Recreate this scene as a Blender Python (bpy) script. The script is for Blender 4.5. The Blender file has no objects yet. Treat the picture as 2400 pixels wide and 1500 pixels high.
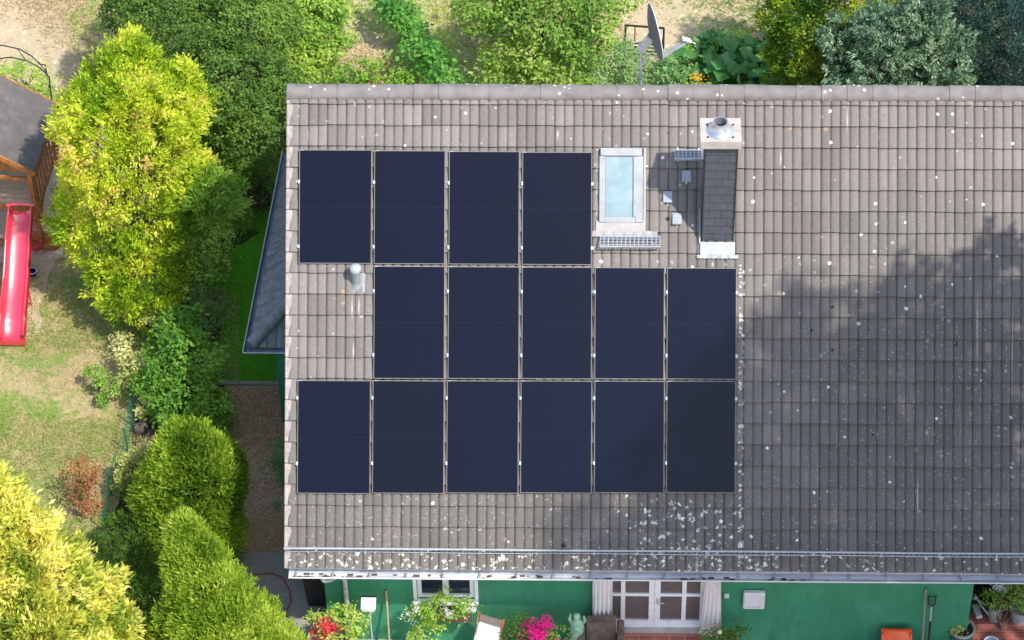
import bpy, math, random
import numpy as np
from mathutils import Matrix, Vector
random.seed(4); rng = np.random.default_rng(7)
scene = bpy.context.scene
COL = scene.collection
# ------------------------------------------------------------------ camera
F = 7000.0
R = np.array([[0.99957993, 0.02329388, -0.01724432], [0.00521776, -0.72991057, -0.68352274], [-0.02850871, 0.68314563, -0.7297255]])
CAM = np.array([4.68738373, -33.96875466 + 4.2, 32.43350368 + 7.10])
cd = bpy.data.cameras.new('camera'); cam = bpy.data.objects.new('camera', cd); COL.objects.link(cam); scene.camera = cam
cd.sensor_fit = 'HORIZONTAL'; cd.sensor_width = 36; cd.lens = F / 2400 * 36; cd.clip_start = 1; cd.clip_end = 1500
m = Matrix.Identity(4)
for i in range(3):
    m[i][0] = R[0][i]; m[i][1] = -R[1][i]; m[i][2] = -R[2][i]; m[i][3] = CAM[i]
cam.matrix_world = m
# ------------------------------------------------------------------ sky, sun, exposure
SUN = np.array([0.485, -0.426, 0.97]); SUN /= np.linalg.norm(SUN)
w = bpy.data.worlds.new('World'); scene.world = w; w.use_nodes = True
nt = w.node_tree; bg = nt.nodes['Background']; sk = nt.nodes.new('ShaderNodeTexSky'); sk.sky_type = 'NISHITA'; sk.sun_disc = False
sk.sun_elevation = math.asin(SUN[2]); sk.sun_rotation = math.atan2(SUN[0], SUN[1]); sk.dust_density = 1.3; sk.ozone_density = 0.8
nt.links.new(sk.outputs[0], bg.inputs[0]); bg.inputs[1].default_value = 0.15
sl = bpy.data.lights.new('sun', 'SUN'); sl.energy = 2.7; sl.angle = math.radians(1.1); sl.color = (1.0, 0.95, 0.87)
so = bpy.data.objects.new('sun', sl); COL.objects.link(so); so.rotation_euler = Vector(SUN).to_track_quat('Z', 'Y').to_euler(); so.location = (20, -20, 40)
scene.view_settings.view_transform = 'Standard'; scene.view_settings.look = 'None'; scene.view_settings.exposure = 0.88; scene.view_settings.gamma = 1
scene.render.engine = 'CYCLES'
scene.cycles.max_bounces = 8; scene.cycles.transparent_max_bounces = 8
# ------------------------------------------------------------------ placing helpers
PHI = math.radians(43); U = np.array([1., 0, 0]); V = np.array([0, math.cos(PHI), math.sin(PHI)]); N = np.array([0, -math.sin(PHI), math.cos(PHI)])
O = np.array([0, 4.2, 7.10])
def ray(px, py): return R.T @ np.array([(px - 1200) / F, (py - 750) / F, 1.])
def HZ(px, py, z=0.):
    d = ray(px, py); return CAM + d * (z - CAM[2]) / d[2]
def HY(px, py, y=0.):
    d = ray(px, py); return CAM + d * (y - CAM[1]) / d[1]
def HR(px, py, off=-.1):                      # -> u, v on the plane `off` above the panel glass
    d = ray(px, py); t = (off - (CAM - O) @ N) / (d @ N); X = CAM - O + t * d
    return X @ U, X @ V
def RW(u, v, n=0.): return O + U * u + V * v + N * n
RM = Matrix(((U[0], V[0], N[0], O[0]), (U[1], V[1], N[1], O[1]), (U[2], V[2], N[2], O[2]), (0, 0, 0, 1)))
# ------------------------------------------------------------------ mesh builder
class MB:
    def __init__(s): s.v = []; s.f = []
    def add(s, vs, fs):
        b = len(s.v); s.v += [tuple(float(c) for c in q) for q in vs]; s.f += [tuple(b + i for i in q) for q in fs]; return s
    def hexa(s, p): return s.add(p, [(3, 2, 1, 0), (4, 5, 6, 7), (0, 1, 5, 4), (1, 2, 6, 5), (2, 3, 7, 6), (3, 0, 4, 7)])
    def box(s, a, b, M=None, c=0.):
        x0, y0, z0 = a; x1, y1, z1 = b
        if c:   # chamfered vertical and top edges
            p = [(x0+c,y0),(x1-c,y0),(x1,y0+c),(x1,y1-c),(x1-c,y1),(x0+c,y1),(x0,y1-c),(x0,y0+c)]
            q = [(x0+2*c if i in(0,5,6,7) else x1-2*c, y0+2*c if i in(0,1,2,7) else y1-2*c) for i in range(8)]
            q = [(max(x0+c,min(x1-c,k[0])), max(y0+c,min(y1-c,k[1]))) for k in p]
            vs = [(k[0],k[1],z0) for k in p]+[(k[0],k[1],z1-c) for k in p]+[(k[0],k[1],z1) for k in q]
            fs = [tuple(range(7,-1,-1)), tuple(range(16,24))]+[(i,(i+1)%8,8+(i+1)%8,8+i) for i in range(8)]+[(8+i,8+(i+1)%8,16+(i+1)%8,16+i) for i in range(8)]
            if M is not None: vs = [tuple(M @ Vector(k)) for k in vs]
            return s.add(vs, fs)
        p = [(x0,y0,z0),(x1,y0,z0),(x1,y1,z0),(x0,y1,z0),(x0,y0,z1),(x1,y0,z1),(x1,y1,z1),(x0,y1,z1)]
        if M is not None: p = [tuple(M @ Vector(q)) for q in p]
        return s.hexa(p)
    def beam(s, p0, p1, w, h=None, up=(0, 0, 1)):
        h = h or w; p0 = np.array(p0, float); p1 = np.array(p1, float); a = p1 - p0; a /= np.linalg.norm(a)
        u_ = np.array(up, float)
        if abs(a @ u_) > .97: u_ = np.array([0, 1., 0])
        sd = np.cross(a, u_); sd /= np.linalg.norm(sd); t = np.cross(sd, a)
        sd *= w / 2; t *= h / 2
        return s.hexa([p0-sd-t, p0+sd-t, p0+sd+t, p0-sd+t, p1-sd-t, p1+sd-t, p1+sd+t, p1-sd+t])
    def tube(s, pts, r, n=10, cap=True):
        pts = [np.array(p, float) for p in pts]; rs = r if hasattr(r, '__len__') else [r] * len(pts)
        rings = []; prev = None
        for i, p in enumerate(pts):
            a = pts[min(i+1, len(pts)-1)] - pts[max(i-1, 0)]; a /= np.linalg.norm(a)
            if prev is None:
                t = np.array([0, 0, 1.]) if abs(a[2]) < .9 else np.array([1., 0, 0])
            else: t = prev
            t = t - (t @ a) * a; t /= np.linalg.norm(t); prev = t; b = np.cross(a, t)
            rings.append([p + rs[i] * (math.cos(2*math.pi*k/n) * t + math.sin(2*math.pi*k/n) * b) for k in range(n)])
        vs = [q for rg in rings for q in rg]; fs = []
        for i in range(len(pts)-1):
            for k in range(n): fs.append((i*n+k, i*n+(k+1)%n, (i+1)*n+(k+1)%n, (i+1)*n+k))
        if cap: fs += [tuple(range(n-1, -1, -1)), tuple(range((len(pts)-1)*n, len(pts)*n))]
        return s.add(vs, fs)
    def lathe(s, c, prof, n=20, axis=(0, 0, 1), M=None):
        a = np.array(axis, float); a /= np.linalg.norm(a); t = np.array([1., 0, 0]) if abs(a[0]) < .9 else np.array([0, 1., 0])
        t = t - (t @ a) * a; t /= np.linalg.norm(t); b = np.cross(a, t); vs = []; fs = []
        for r_, z_ in prof:
            for k in range(n): vs.append(np.array(c) + a*z_ + max(r_, 1e-4)*(math.cos(2*math.pi*k/n)*t + math.sin(2*math.pi*k/n)*b))
        for i in range(len(prof)-1):
            for k in range(n): fs.append((i*n+k, i*n+(k+1)%n, (i+1)*n+(k+1)%n, (i+1)*n+k))
        if M is not None: vs = [tuple(M @ Vector(q)) for q in vs]
        return s.add(vs, fs)
    def sheet(s, fn, nu, nv, thick=0.):
        vs = [fn(i/nu, j/nv) for j in range(nv+1) for i in range(nu+1)]
        fs = [(j*(nu+1)+i, j*(nu+1)+i+1, (j+1)*(nu+1)+i+1, (j+1)*(nu+1)+i) for j in range(nv) for i in range(nu)]
        return s.add(vs, fs)
    def prism(s, poly, z0, z1):
        n = len(poly); vs = [(p[0], p[1], z0) for p in poly] + [(p[0], p[1], z1) for p in poly]
        return s.add(vs, [tuple(range(n-1, -1, -1)), tuple(range(n, 2*n))] + [(i, (i+1) % n, n+(i+1) % n, n+i) for i in range(n)])
WM = {}
def link(o, parent, M):
    COL.objects.link(o)
    if parent is not None:
        o.parent = parent; WM[o.name] = WM[parent.name] @ M
    else: WM[o.name] = M
    o.matrix_basis = M
    return o
def build(name, mb, mat, parent=None, loc=None, M=None, local=False, smooth=None, tint=None):
    """mb holds world coordinates unless local; M = matrix of the object in the world"""
    PM = WM[parent.name] if parent is not None else Matrix.Identity(4)
    W = M if M is not None else (Matrix.Translation(Vector(loc)) if loc is not None else PM)
    me = bpy.data.meshes.new(name)
    vs = mb.v
    if not local:
        I = np.array(W.inverted()); a = np.array(vs, float).reshape(-1, 3); vs = (a @ I[:3, :3].T + I[:3, 3]).tolist()
    me.from_pydata(vs, [], mb.f); me.materials.append(mat)
    if smooth:
        me.polygons.foreach_set('use_smooth', [True] * len(me.polygons)); me.set_sharp_from_angle(angle=math.radians(smooth))
    if tint is not None:
        at = me.attributes.new('tint', 'FLOAT', 'FACE'); at.data.foreach_set('value', tint)
    me.update()
    return link(bpy.data.objects.new(name, me), parent, PM.inverted() @ W)
def tag(o, label=None, cat=None, group=None, kind=None):
    if label: o['label'] = label
    if cat: o['category'] = cat
    if group: o['group'] = group
    if kind: o['kind'] = kind
    return o
def thing(name, loc, label, cat, group=None, M=None, parent=None):
    o = bpy.data.objects.new(name, None); o.empty_display_size = .2
    W = M if M is not None else Matrix.Translation(Vector([float(c) for c in loc]))
    PM = WM[parent.name] if parent is not None else Matrix.Identity(4)
    link(o, parent, PM.inverted() @ W); return tag(o, label, cat, group)
def copy_tree(o, M, label):
    def rec(q, par):
        c = q.copy(); COL.objects.link(c); c.parent = par; WM[c.name] = (WM[par.name] if par else Matrix.Identity(4)) @ c.matrix_basis
        for ch in q.children: rec(ch, c)
        return c
    c = rec(o, None); c.matrix_basis = M; c['label'] = label; return c
# ------------------------------------------------------------------ materials
def nmat(name):
    m = bpy.data.materials.new(name); m.use_nodes = True; n = m.node_tree.nodes; l = m.node_tree.links
    return m, n, l, n['Principled BSDF']
def ramp(n, cols, pos=None):
    r = n.new('ShaderNodeValToRGB'); e = r.color_ramp.elements
    pos = pos or [i/(len(cols)-1) for i in range(len(cols))]
    while len(e) < len(cols): e.new(.5)
    for i, c in enumerate(cols): e[i].position = pos[i]; e[i].color = (*c, 1)
    return r
def surf(name, cols, scale=6, rough=.7, bump=.2, metallic=0., stretch=(1, 1, 1), detail=6, pos=None, spec=.4, coat=0., bscale=None, bdist=.01):
    m, n, l, b = nmat(name)
    tc = n.new('ShaderNodeTexCoord'); mp = n.new('ShaderNodeMapping'); mp.inputs['Scale'].default_value = stretch
    no = n.new('ShaderNodeTexNoise'); no.inputs['Scale'].default_value = scale; no.inputs['Detail'].default_value = detail; no.inputs['Roughness'].default_value = .65
    l.new(tc.outputs['Object'], mp.inputs[0]); l.new(mp.outputs[0], no.inputs[0])
    r = ramp(n, cols, pos or [.3 + .4*i/max(1, len(cols)-1) for i in range(len(cols))]); l.new(no.outputs[0], r.inputs[0]); l.new(r.outputs[0], b.inputs['Base Color'])
    b.inputs['Roughness'].default_value = rough; b.inputs['Metallic'].default_value = metallic; b.inputs['Specular IOR Level'].default_value = spec
    b.inputs['Coat Weight'].default_value = coat
    if bump:
        bu = n.new('ShaderNodeBump'); bu.inputs['Strength'].default_value = bump; bu.inputs['Distance'].default_value = bdist
        if bscale:
            n2 = n.new('ShaderNodeTexNoise'); n2.inputs['Scale'].default_value = bscale; n2.inputs['Detail'].default_value = 5; l.new(mp.outputs[0], n2.inputs[0]); l.new(n2.outputs[0], bu.inputs['Height'])
        else: l.new(no.outputs[0], bu.inputs['Height'])
        l.new(bu.outputs[0], b.inputs['Normal'])
    return m
def flat(name, c, rough=.6, **k):
    d = tuple(x*.86 for x in c); e = tuple(min(1, x*1.1) for x in c); return surf(name, [d, c, e], k.pop('scale', 9), rough, k.pop('bump', .08), **k)
def leafmat(name, cols, pos=None, trans=.3, rough=.55, gloss=.3):
    m, n, l, b = nmat(name)
    at = n.new('ShaderNodeAttribute'); at.attribute_name = 'tint'
    r = ramp(n, cols, pos); l.new(at.outputs['Fac'], r.inputs[0]); l.new(r.outputs[0], b.inputs['Base Color'])
    b.inputs['Roughness'].default_value = rough; b.inputs['Specular IOR Level'].default_value = gloss
    t = n.new('ShaderNodeBsdfTranslucent'); mx = n.new('ShaderNodeMixShader'); mx.inputs[0].default_value = trans
    hs = n.new('ShaderNodeHueSaturation'); hs.inputs['Value'].default_value = 1.5; hs.inputs['Hue'].default_value = .49; l.new(r.outputs[0], hs.inputs['Color'])
    l.new(hs.outputs[0], t.inputs[0]); l.new(b.outputs[0], mx.inputs[1]); l.new(t.outputs[0], mx.inputs[2])
    l.new(mx.outputs[0], n['Material Output'].inputs[0]); return m
def math_(n, l, op, a, b=None, c=None):
    q = n.new('ShaderNodeMath'); q.operation = op
    for i, x in enumerate((a, b, c)):
        if x is None: continue
        if isinstance(x, (int, float)): q.inputs[i].default_value = x
        else: l.new(x, q.inputs[i])
    return q.outputs[0]
def mixc(n, l, fac, a, b):
    q = n.new('ShaderNodeMix'); q.data_type = 'RGBA'
    if isinstance(fac, (int, float)): q.inputs[0].default_value = fac
    else: l.new(fac, q.inputs[0])
    for i, x in ((6, a), (7, b)):
        if isinstance(x, tuple): q.inputs[i].default_value = (*x, 1)
        else: l.new(x, q.inputs[i])
    return q.outputs[2]
def tile_material():
    m, n, l, b = nmat('weathered concrete tile')
    tc = n.new('ShaderNodeTexCoord'); sp = n.new('ShaderNodeSeparateXYZ'); l.new(tc.outputs['Object'], sp.inputs[0])
    X, Y = sp.outputs[0], sp.outputs[1]
    at = n.new('ShaderNodeAttribute'); at.attribute_name = 'tint'
    r = ramp(n, [(.165, .147, .130), (.208, .186, .168), (.222, .199, .181), (.268, .238, .215)], [0, .35, .7, 1]); l.new(at.outputs['Fac'], r.inputs[0])
    def noise(scale, st, det=6, rg=.6):
        mp = n.new('ShaderNodeMapping'); mp.inputs['Scale'].default_value = st; l.new(tc.outputs['Object'], mp.inputs[0])
        q = n.new('ShaderNodeTexNoise'); q.inputs['Scale'].default_value = scale; q.inputs['Detail'].default_value = det; q.inputs['Roughness'].default_value = rg
        l.new(mp.outputs[0], q.inputs[0]); return q.outputs[0]
    # streaks running down the slope
    st = noise(9, (3.2, .35, 1)); f = n.new('ShaderNodeMapRange'); f.inputs[1].default_value = .45; f.inputs[2].default_value = .72; l.new(st, f.inputs[0])
    c = mixc(n, l, math_(n, l, 'MULTIPLY', f.outputs[0], .45), r.outputs[0], (.17, .15, .14))
    st2 = noise(14, (4.5, .5, 1.)); f2 = n.new('ShaderNodeMapRange'); f2.inputs[1].default_value = .62; f2.inputs[2].default_value = .74; l.new(st2, f2.inputs[0])
    c = mixc(n, l, math_(n, l, 'MULTIPLY', f2.outputs[0], .45), c, (.47, .40, .34))
    big = noise(.55, (1, 1, 1), 4); fb = n.new('ShaderNodeMapRange'); fb.inputs[1].default_value = .35; fb.inputs[2].default_value = .7; l.new(big, fb.inputs[0])
    c = mixc(n, l, math_(n, l, 'MULTIPLY', fb.outputs[0], .4), c, (.2, .175, .16))
    # grime at eave and lower right; the latter also paints in tree shade
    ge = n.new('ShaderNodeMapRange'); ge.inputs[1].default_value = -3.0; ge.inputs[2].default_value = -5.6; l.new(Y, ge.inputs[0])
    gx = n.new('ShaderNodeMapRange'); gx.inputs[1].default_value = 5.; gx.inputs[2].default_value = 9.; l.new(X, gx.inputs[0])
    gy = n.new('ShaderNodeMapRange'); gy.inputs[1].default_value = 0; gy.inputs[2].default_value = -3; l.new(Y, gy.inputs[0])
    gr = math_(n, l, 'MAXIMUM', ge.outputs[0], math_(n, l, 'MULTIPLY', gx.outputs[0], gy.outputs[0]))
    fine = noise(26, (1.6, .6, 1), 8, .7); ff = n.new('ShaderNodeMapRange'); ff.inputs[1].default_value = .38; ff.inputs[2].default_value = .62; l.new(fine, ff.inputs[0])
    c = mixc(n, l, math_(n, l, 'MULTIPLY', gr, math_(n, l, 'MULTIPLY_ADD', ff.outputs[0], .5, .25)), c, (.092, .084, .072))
    fm = n.new('ShaderNodeMapRange'); fm.inputs[1].default_value = .3; fm.inputs[2].default_value = .7; l.new(fine, fm.inputs[0])
    hv = n.new('ShaderNodeHueSaturation'); l.new(c, hv.inputs['Color']); l.new(math_(n, l, 'MULTIPLY_ADD', fm.outputs[0], .34, .83), hv.inputs['Value']); c = hv.outputs[0]
    # pale run-off streaks below fittings and here and there on the tiles
    sk_n = noise(22, (3, .8, 1), 5); total = None
    for px, y0, y1, wd in ((826, 690, 760, .012), (842, 688, 752, .014), (829, 795, 850, .012), (1307, 300, 332, .022), (1829, 350, 395, .014), (723, 292, 345, .01), (857, 292, 330, .008), (1565, 352, 420, .012), (1700, 612, 628, .03), (1670, 612, 628, .02), (812, 900, 960, .01), (1632, 1305, 1345, .03), (2372, 660, 990, .012), (2290, 640, 900, .01), (2150, 1100, 1230, .012), (1985, 240, 330, .01)):
        u_, v1_ = HR(px, y0); _, v0_ = HR(px, y1)
        a_ = math_(n, l, 'SUBTRACT', 1., math_(n, l, 'MULTIPLY', math_(n, l, 'ABSOLUTE', math_(n, l, 'SUBTRACT', X, u_)), 1/(wd*1.6)))
        b_ = math_(n, l, 'SUBTRACT', 1., math_(n, l, 'MULTIPLY', math_(n, l, 'ABSOLUTE', math_(n, l, 'SUBTRACT', Y, (v0_+v1_)/2)), 1.6/(v1_-v0_)))
        q = math_(n, l, 'MULTIPLY', math_(n, l, 'MAXIMUM', a_, 0.), math_(n, l, 'MAXIMUM', b_, 0.)); total = q if total is None else math_(n, l, 'MAXIMUM', total, q)
    tf = n.new('ShaderNodeMapRange'); tf.inputs[1].default_value = .12; tf.inputs[2].default_value = .42; l.new(math_(n, l, 'MULTIPLY', total, sk_n), tf.inputs[0])
    c = mixc(n, l, math_(n, l, 'MULTIPLY', tf.outputs[0], .8), c, (.60, .53, .46))
    # lichen: round pale spots; sparse everywhere, thick below the snow guard and right of the panels
    def spots(scale, thr, rad, warp=.0, col=(.72, .74, .66), extra=None):
        vo = n.new('ShaderNodeTexVoronoi'); vo.inputs['Scale'].default_value = scale; vo.voronoi_dimensions = '2D'; vo.inputs['Randomness'].default_value = 1
        nd = noise(scale*1.6, (1, 1, 1), 3); vm = n.new('ShaderNodeVectorMath'); vm.operation = 'ADD'; l.new(tc.outputs['Object'], vm.inputs[0])
        cb = n.new('ShaderNodeCombineXYZ'); l.new(math_(n, l, 'MULTIPLY', nd, warp), cb.inputs[0]); l.new(math_(n, l, 'MULTIPLY', st, warp), cb.inputs[1]); l.new(cb.outputs[0], vm.inputs[1])
        l.new(vm.outputs[0], vo.inputs['Vector'])
        sc = n.new('ShaderNodeSeparateColor'); l.new(vo.outputs['Color'], sc.inputs[0])
        t = extra if extra is not None else thr
        on = math_(n, l, 'LESS_THAN', sc.outputs[0], t)
        rr = math_(n, l, 'MULTIPLY_ADD', sc.outputs[1], rad*.9, rad*.35)
        return math_(n, l, 'MULTIPLY', on, math_(n, l, 'LESS_THAN', vo.outputs['Distance'], rr)), col, sc.outputs[2]
    band = n.new('ShaderNodeMapRange'); band.inputs[1].default_value = -6.24; band.inputs[2].default_value = -6.34; l.new(Y, band.inputs[0])
    xf = n.new('ShaderNodeMapRange'); xf.inputs[1].default_value = 11; xf.inputs[2].default_value = 4.; xf.inputs[3].default_value = .25; l.new(X, xf.inputs[0])
    pt = noise(1.1, (1, .3, 1), 3); pf = n.new('ShaderNodeMapRange'); pf.inputs[1].default_value = .3; pf.inputs[2].default_value = .62; pf.inputs[3].default_value = .25; l.new(pt, pf.inputs[0])
    dens = math_(n, l, 'MULTIPLY', math_(n, l, 'MULTIPLY', band.outputs[0], math_(n, l, 'MULTIPLY', xf.outputs[0], pf.outputs[0])), .46)
    # patch above the snow guard between two panel columns, and the strip right of the panels
    b1 = n.new('ShaderNodeMapRange'); b1.inputs[1].default_value = 1.0; b1.inputs[2].default_value = .3; l.new(math_(n, l, 'ABSOLUTE', math_(n, l, 'SUBTRACT', X, 6.0)), b1.inputs[0])
    b2 = n.new('ShaderNodeMapRange'); b2.inputs[1].default_value = -5.3; b2.inputs[2].default_value = -5.6; l.new(Y, b2.inputs[0])
    dens = math_(n, l, 'MAXIMUM', dens, math_(n, l, 'MULTIPLY', math_(n, l, 'MULTIPLY', b1.outputs[0], b2.outputs[0]), .28))
    s1 = math_(n, l, 'LESS_THAN', math_(n, l, 'ABSOLUTE', math_(n, l, 'SUBTRACT', X, 6.955)), .045)
    s2 = math_(n, l, 'LESS_THAN', Y, -1.75)
    dens = math_(n, l, 'MAXIMUM', dens, math_(n, l, 'MULTIPLY', math_(n, l, 'MULTIPLY', s1, s2), .42))
    s, col, k = spots(17, 0, .44, .16, extra=dens)
    cc = ramp(n, [(.75, .77, .72), (.62, .60, .50), (.55, .55, .36), (.8, .8, .78)]); l.new(k, cc.inputs[0]); c = mixc(n, l, s, c, cc.outputs[0])
    xs_ = n.new('ShaderNodeMapRange'); xs_.inputs[1].default_value = 3; xs_.inputs[2].default_value = 9; xs_.inputs[3].default_value = .03; xs_.inputs[4].default_value = .14; l.new(X, xs_.inputs[0])
    s, col, k = spots(4.2, .13, .10, .05, extra=xs_.outputs[0]); c = mixc(n, l, math_(n, l, 'MULTIPLY', s, .95), c, (.78, .79, .74))
    s, col, k = spots(9, .045, .20, .06); c = mixc(n, l, math_(n, l, 'MULTIPLY', s, .45), c, (.58, .55, .5))
    s, col, k = spots(7, .012, .20, .06); c = mixc(n, l, math_(n, l, 'MULTIPLY', s, .5), c, (.55, .32, .18))
    s, col, k = spots(3.1, .02, .10, .05); c = mixc(n, l, s, c, (.05, .045, .035))
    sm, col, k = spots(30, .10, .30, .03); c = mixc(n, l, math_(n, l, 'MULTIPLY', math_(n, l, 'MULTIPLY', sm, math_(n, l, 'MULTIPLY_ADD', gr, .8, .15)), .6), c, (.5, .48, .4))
    l.new(c, b.inputs['Base Color']); b.inputs['Roughness'].default_value = .85; b.inputs['Specular IOR Level'].default_value = .25
    bu = n.new('ShaderNodeBump'); bu.inputs['Strength'].default_value = .35; bu.inputs['Distance'].default_value = .004; l.new(fine, bu.inputs['Height']); l.new(bu.outputs[0], b.inputs['Normal'])
    return m
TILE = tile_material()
ZINC = surf('zinc', [(.34, .37, .40), (.50, .52, .54), (.62, .63, .63)], 5, .5, .1, .35, (1, 6, 6))
GALV = surf('galvanised steel', [(.45, .49, .53), (.62, .65, .68)], 14, .42, .05, .5)
WHITE = flat('white paint', (.66, .67, .68), .45)
WHITE2 = flat('bright white joinery', (.86, .86, .86), .4)
GREEN = surf('green render', [(.028, .20, .100), (.038, .24, .125), (.052, .28, .15)], 1.1, .85, .25, bscale=90, bdist=.004)
DARKTILE = surf('slate grey tile', [(.12, .125, .13), (.18, .182, .185), (.26, .26, .26)], 7, .6, .3, stretch=(1, 1, 1))
def stain(mat, scale=2.2, amount=.35, dark=(.02, .10, .06)):
    n = mat.node_tree.nodes; l = mat.node_tree.links; b = n['Principled BSDF']; src = b.inputs['Base Color'].links[0].from_socket
    tc = n.new('ShaderNodeTexCoord'); mp = n.new('ShaderNodeMapping'); mp.inputs['Scale'].default_value = (2.6, 1, .45); l.new(tc.outputs['Object'], mp.inputs[0])
    q = n.new('ShaderNodeTexNoise'); q.inputs['Scale'].default_value = scale; q.inputs['Detail'].default_value = 9; q.inputs['Roughness'].default_value = .7; l.new(mp.outputs[0], q.inputs[0])
    f = n.new('ShaderNodeMapRange'); f.inputs[1].default_value = .48; f.inputs[2].default_value = .75; l.new(q.outputs[0], f.inputs[0])
    l.new(mixc(n, l, math_(n, l, 'MULTIPLY', f.outputs[0], amount), src, dark), b.inputs['Base Color'])
stain(GREEN)
BLACKM = flat('black plastic', (.018, .02, .022), .45)
BLACKIRON = flat('black iron', (.015, .015, .017), .5)
WOOD = surf('stained timber', [(.22, .075, .022), (.40, .15, .05), (.55, .24, .09)], 5, .65, .2, stretch=(3, 3, .6))
WOODLT = surf('pale timber', [(.40, .27, .16), (.55, .40, .26), (.66, .52, .36)], 5, .7, .2, stretch=(1, 5, 5))
STICK = surf('broom wood', [(.35, .27, .17), (.5, .40, .27)], 12, .7, .1)
BARK = surf('bark', [(.06, .04, .028), (.14, .10, .07), (.2, .15, .11)], 12, .9, .5, stretch=(3, 3, .7))
FELT = surf('roofing felt', [(.10, .090, .085), (.13, .118, .112), (.175, .16, .152)], 3.2, .9, .3, bscale=120, bdist=.004)
STONE = surf('cap mortar', [(.36, .31, .28), (.47, .42, .39), (.52, .48, .45)], 5, .85, .3)
STEEL = surf('stainless flue', [(.48, .49, .50), (.66, .67, .68)], 6, .35, .05, .7)
SLATE = surf('slate shingle', [(.062, .068, .086), (.074, .081, .101), (.09, .097, .118)], 4, .6, .05)
DARK = flat('soot', (.01, .009, .008), .9)
FRAME = surf('anodised frame', [(.19, .18, .16), (.26, .25, .22)], 8, .45, .03, .3)
# ------------------------------------------------------------------ the setting: ground
def ground_mat(name, a, b_, c_, patch=.7, seed=0., thr=(.42, .58), fine=38, bump=.6, bd=.03, spots=0.):
    m, n, l, b = nmat(name); tc = n.new('ShaderNodeTexCoord'); mp = n.new('ShaderNodeMapping'); mp.inputs['Location'].default_value = (seed, seed*1.7, 0); l.new(tc.outputs['Object'], mp.inputs[0])
    def no(s, d=6, r=.65):
        q = n.new('ShaderNodeTexNoise'); q.inputs['Scale'].default_value = s; q.inputs['Detail'].default_value = d; q.inputs['Roughness'].default_value = r; l.new(mp.outputs[0], q.inputs[0]); return q.outputs[0]
    p1 = no(patch, 9, .72); p2 = no(fine, 6, .7); p3 = no(9, 7, .75)
    f = n.new('ShaderNodeMapRange'); f.inputs[1].default_value = thr[0]; f.inputs[2].default_value = thr[1]; l.new(math_(n, l, 'ADD', math_(n, l, 'MULTIPLY', p1, .72), math_(n, l, 'MULTIPLY', p3, .28)), f.inputs[0])
    c = mixc(n, l, f.outputs[0], a, b_)
    g = n.new('ShaderNodeMapRange'); g.inputs[1].default_value = .35; g.inputs[2].default_value = .68; l.new(p2, g.inputs[0])
    c = mixc(n, l, math_(n, l, 'MULTIPLY', g.outputs[0], .75), c, c_)
    if spots:
        vo = n.new('ShaderNodeTexVoronoi'); vo.inputs['Scale'].default_value = 7; l.new(mp.outputs[0], vo.inputs[0])
        sc = n.new('ShaderNodeSeparateColor'); l.new(vo.outputs['Color'], sc.inputs[0])
        s = math_(n, l, 'MULTIPLY', math_(n, l, 'LESS_THAN', sc.outputs[0], .22), math_(n, l, 'LESS_THAN', vo.outputs['Distance'], .33))
        c = mixc(n, l, math_(n, l, 'MULTIPLY', s, spots), c, (.8, .68, .5))
    hv = n.new('ShaderNodeHueSaturation'); l.new(c, hv.inputs['Color']); l.new(math_(n, l, 'MULTIPLY_ADD', p3, .7, .65), hv.inputs['Value'])
    l.new(hv.outputs[0], b.inputs['Base Color']); b.inputs['Roughness'].default_value = .95; b.inputs['Specular IOR Level'].default_value = .1
    bu = n.new('ShaderNodeBump'); bu.inputs['Strength'].default_value = bump; bu.inputs['Distance'].default_value = bd; l.new(math_(n, l, 'ADD', p2, p3), bu.inputs['Height']); l.new(bu.outputs[0], b.inputs['Normal'])
    return m
DRY = ground_mat('straw dry ground', (.55, .41, .27), (.42, .36, .20), (.62, .50, .35), .5, 3.1, spots=.5)
LAWN = ground_mat('patchy lawn', (.16, .27, .045), (.52, .37, .23), (.28, .30, .09), .8, 1.3, (.46, .54))
TURF = ground_mat('even green turf', (.13, .40, .02), (.16, .46, .03), (.10, .33, .015), 1, 2, fine=60, bump=.3)
MULCH = ground_mat('bark mulch', (.64, .42, .26), (.40, .25, .15), (.85, .66, .46), 2.5, 5, fine=26, bump=1., bd=.05)
PAVE = ground_mat('grey paving', (.28, .265, .24), (.33, .31, .28), (.30, .28, .26), 1.2, 7, fine=60, bump=.2)
SAND = ground_mat('trodden sand', (.52, .41, .30), (.46, .37, .27), (.58, .47, .36), 2, 9, fine=50, bump=.3)
def sheet_px(name, pts, z, mat, label=None):
    ps = [HZ(x, y, z) for x, y in pts]; mb = MB(); n = len(ps); mb.add(ps, [tuple(range(n))])
    nz = sum((ps[i][0]*ps[(i+1) % n][1]-ps[(i+1) % n][0]*ps[i][1]) for i in range(n))
    if nz < 0: mb.f = [tuple(reversed(mb.f[0]))]
    return tag(build(name, mb, mat, loc=(0, 0, 0)), label, None, None, 'structure')
mb = MB(); mb.add([(-300, -300, 0), (300, -300, 0), (300, 300, 0), (-300, 300, 0)], [(0, 1, 2, 3)])
tag(build('ground', mb, DRY, loc=(0, 0, 0)), 'dry straw coloured garden ground', None, None, 'structure')
def ragged(pts, k=7, amp=12):
    out = []
    for i in range(len(pts)):
        a = np.array(pts[i], float); b = np.array(pts[(i+1) % len(pts)], float)
        for j in range(k): out.append(tuple(a+(b-a)*j/k + (rng.normal(size=2)*amp if j else 0)))
    return out
sheet_px('lawn', [(-900, 640), (60, 640), (120, 600), (330, 640), (520, 700), (560, 900), (560, 1300), (600, 1700), (-900, 1700)], .004, LAWN, 'patchy sunburnt lawn beside the slide')
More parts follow.
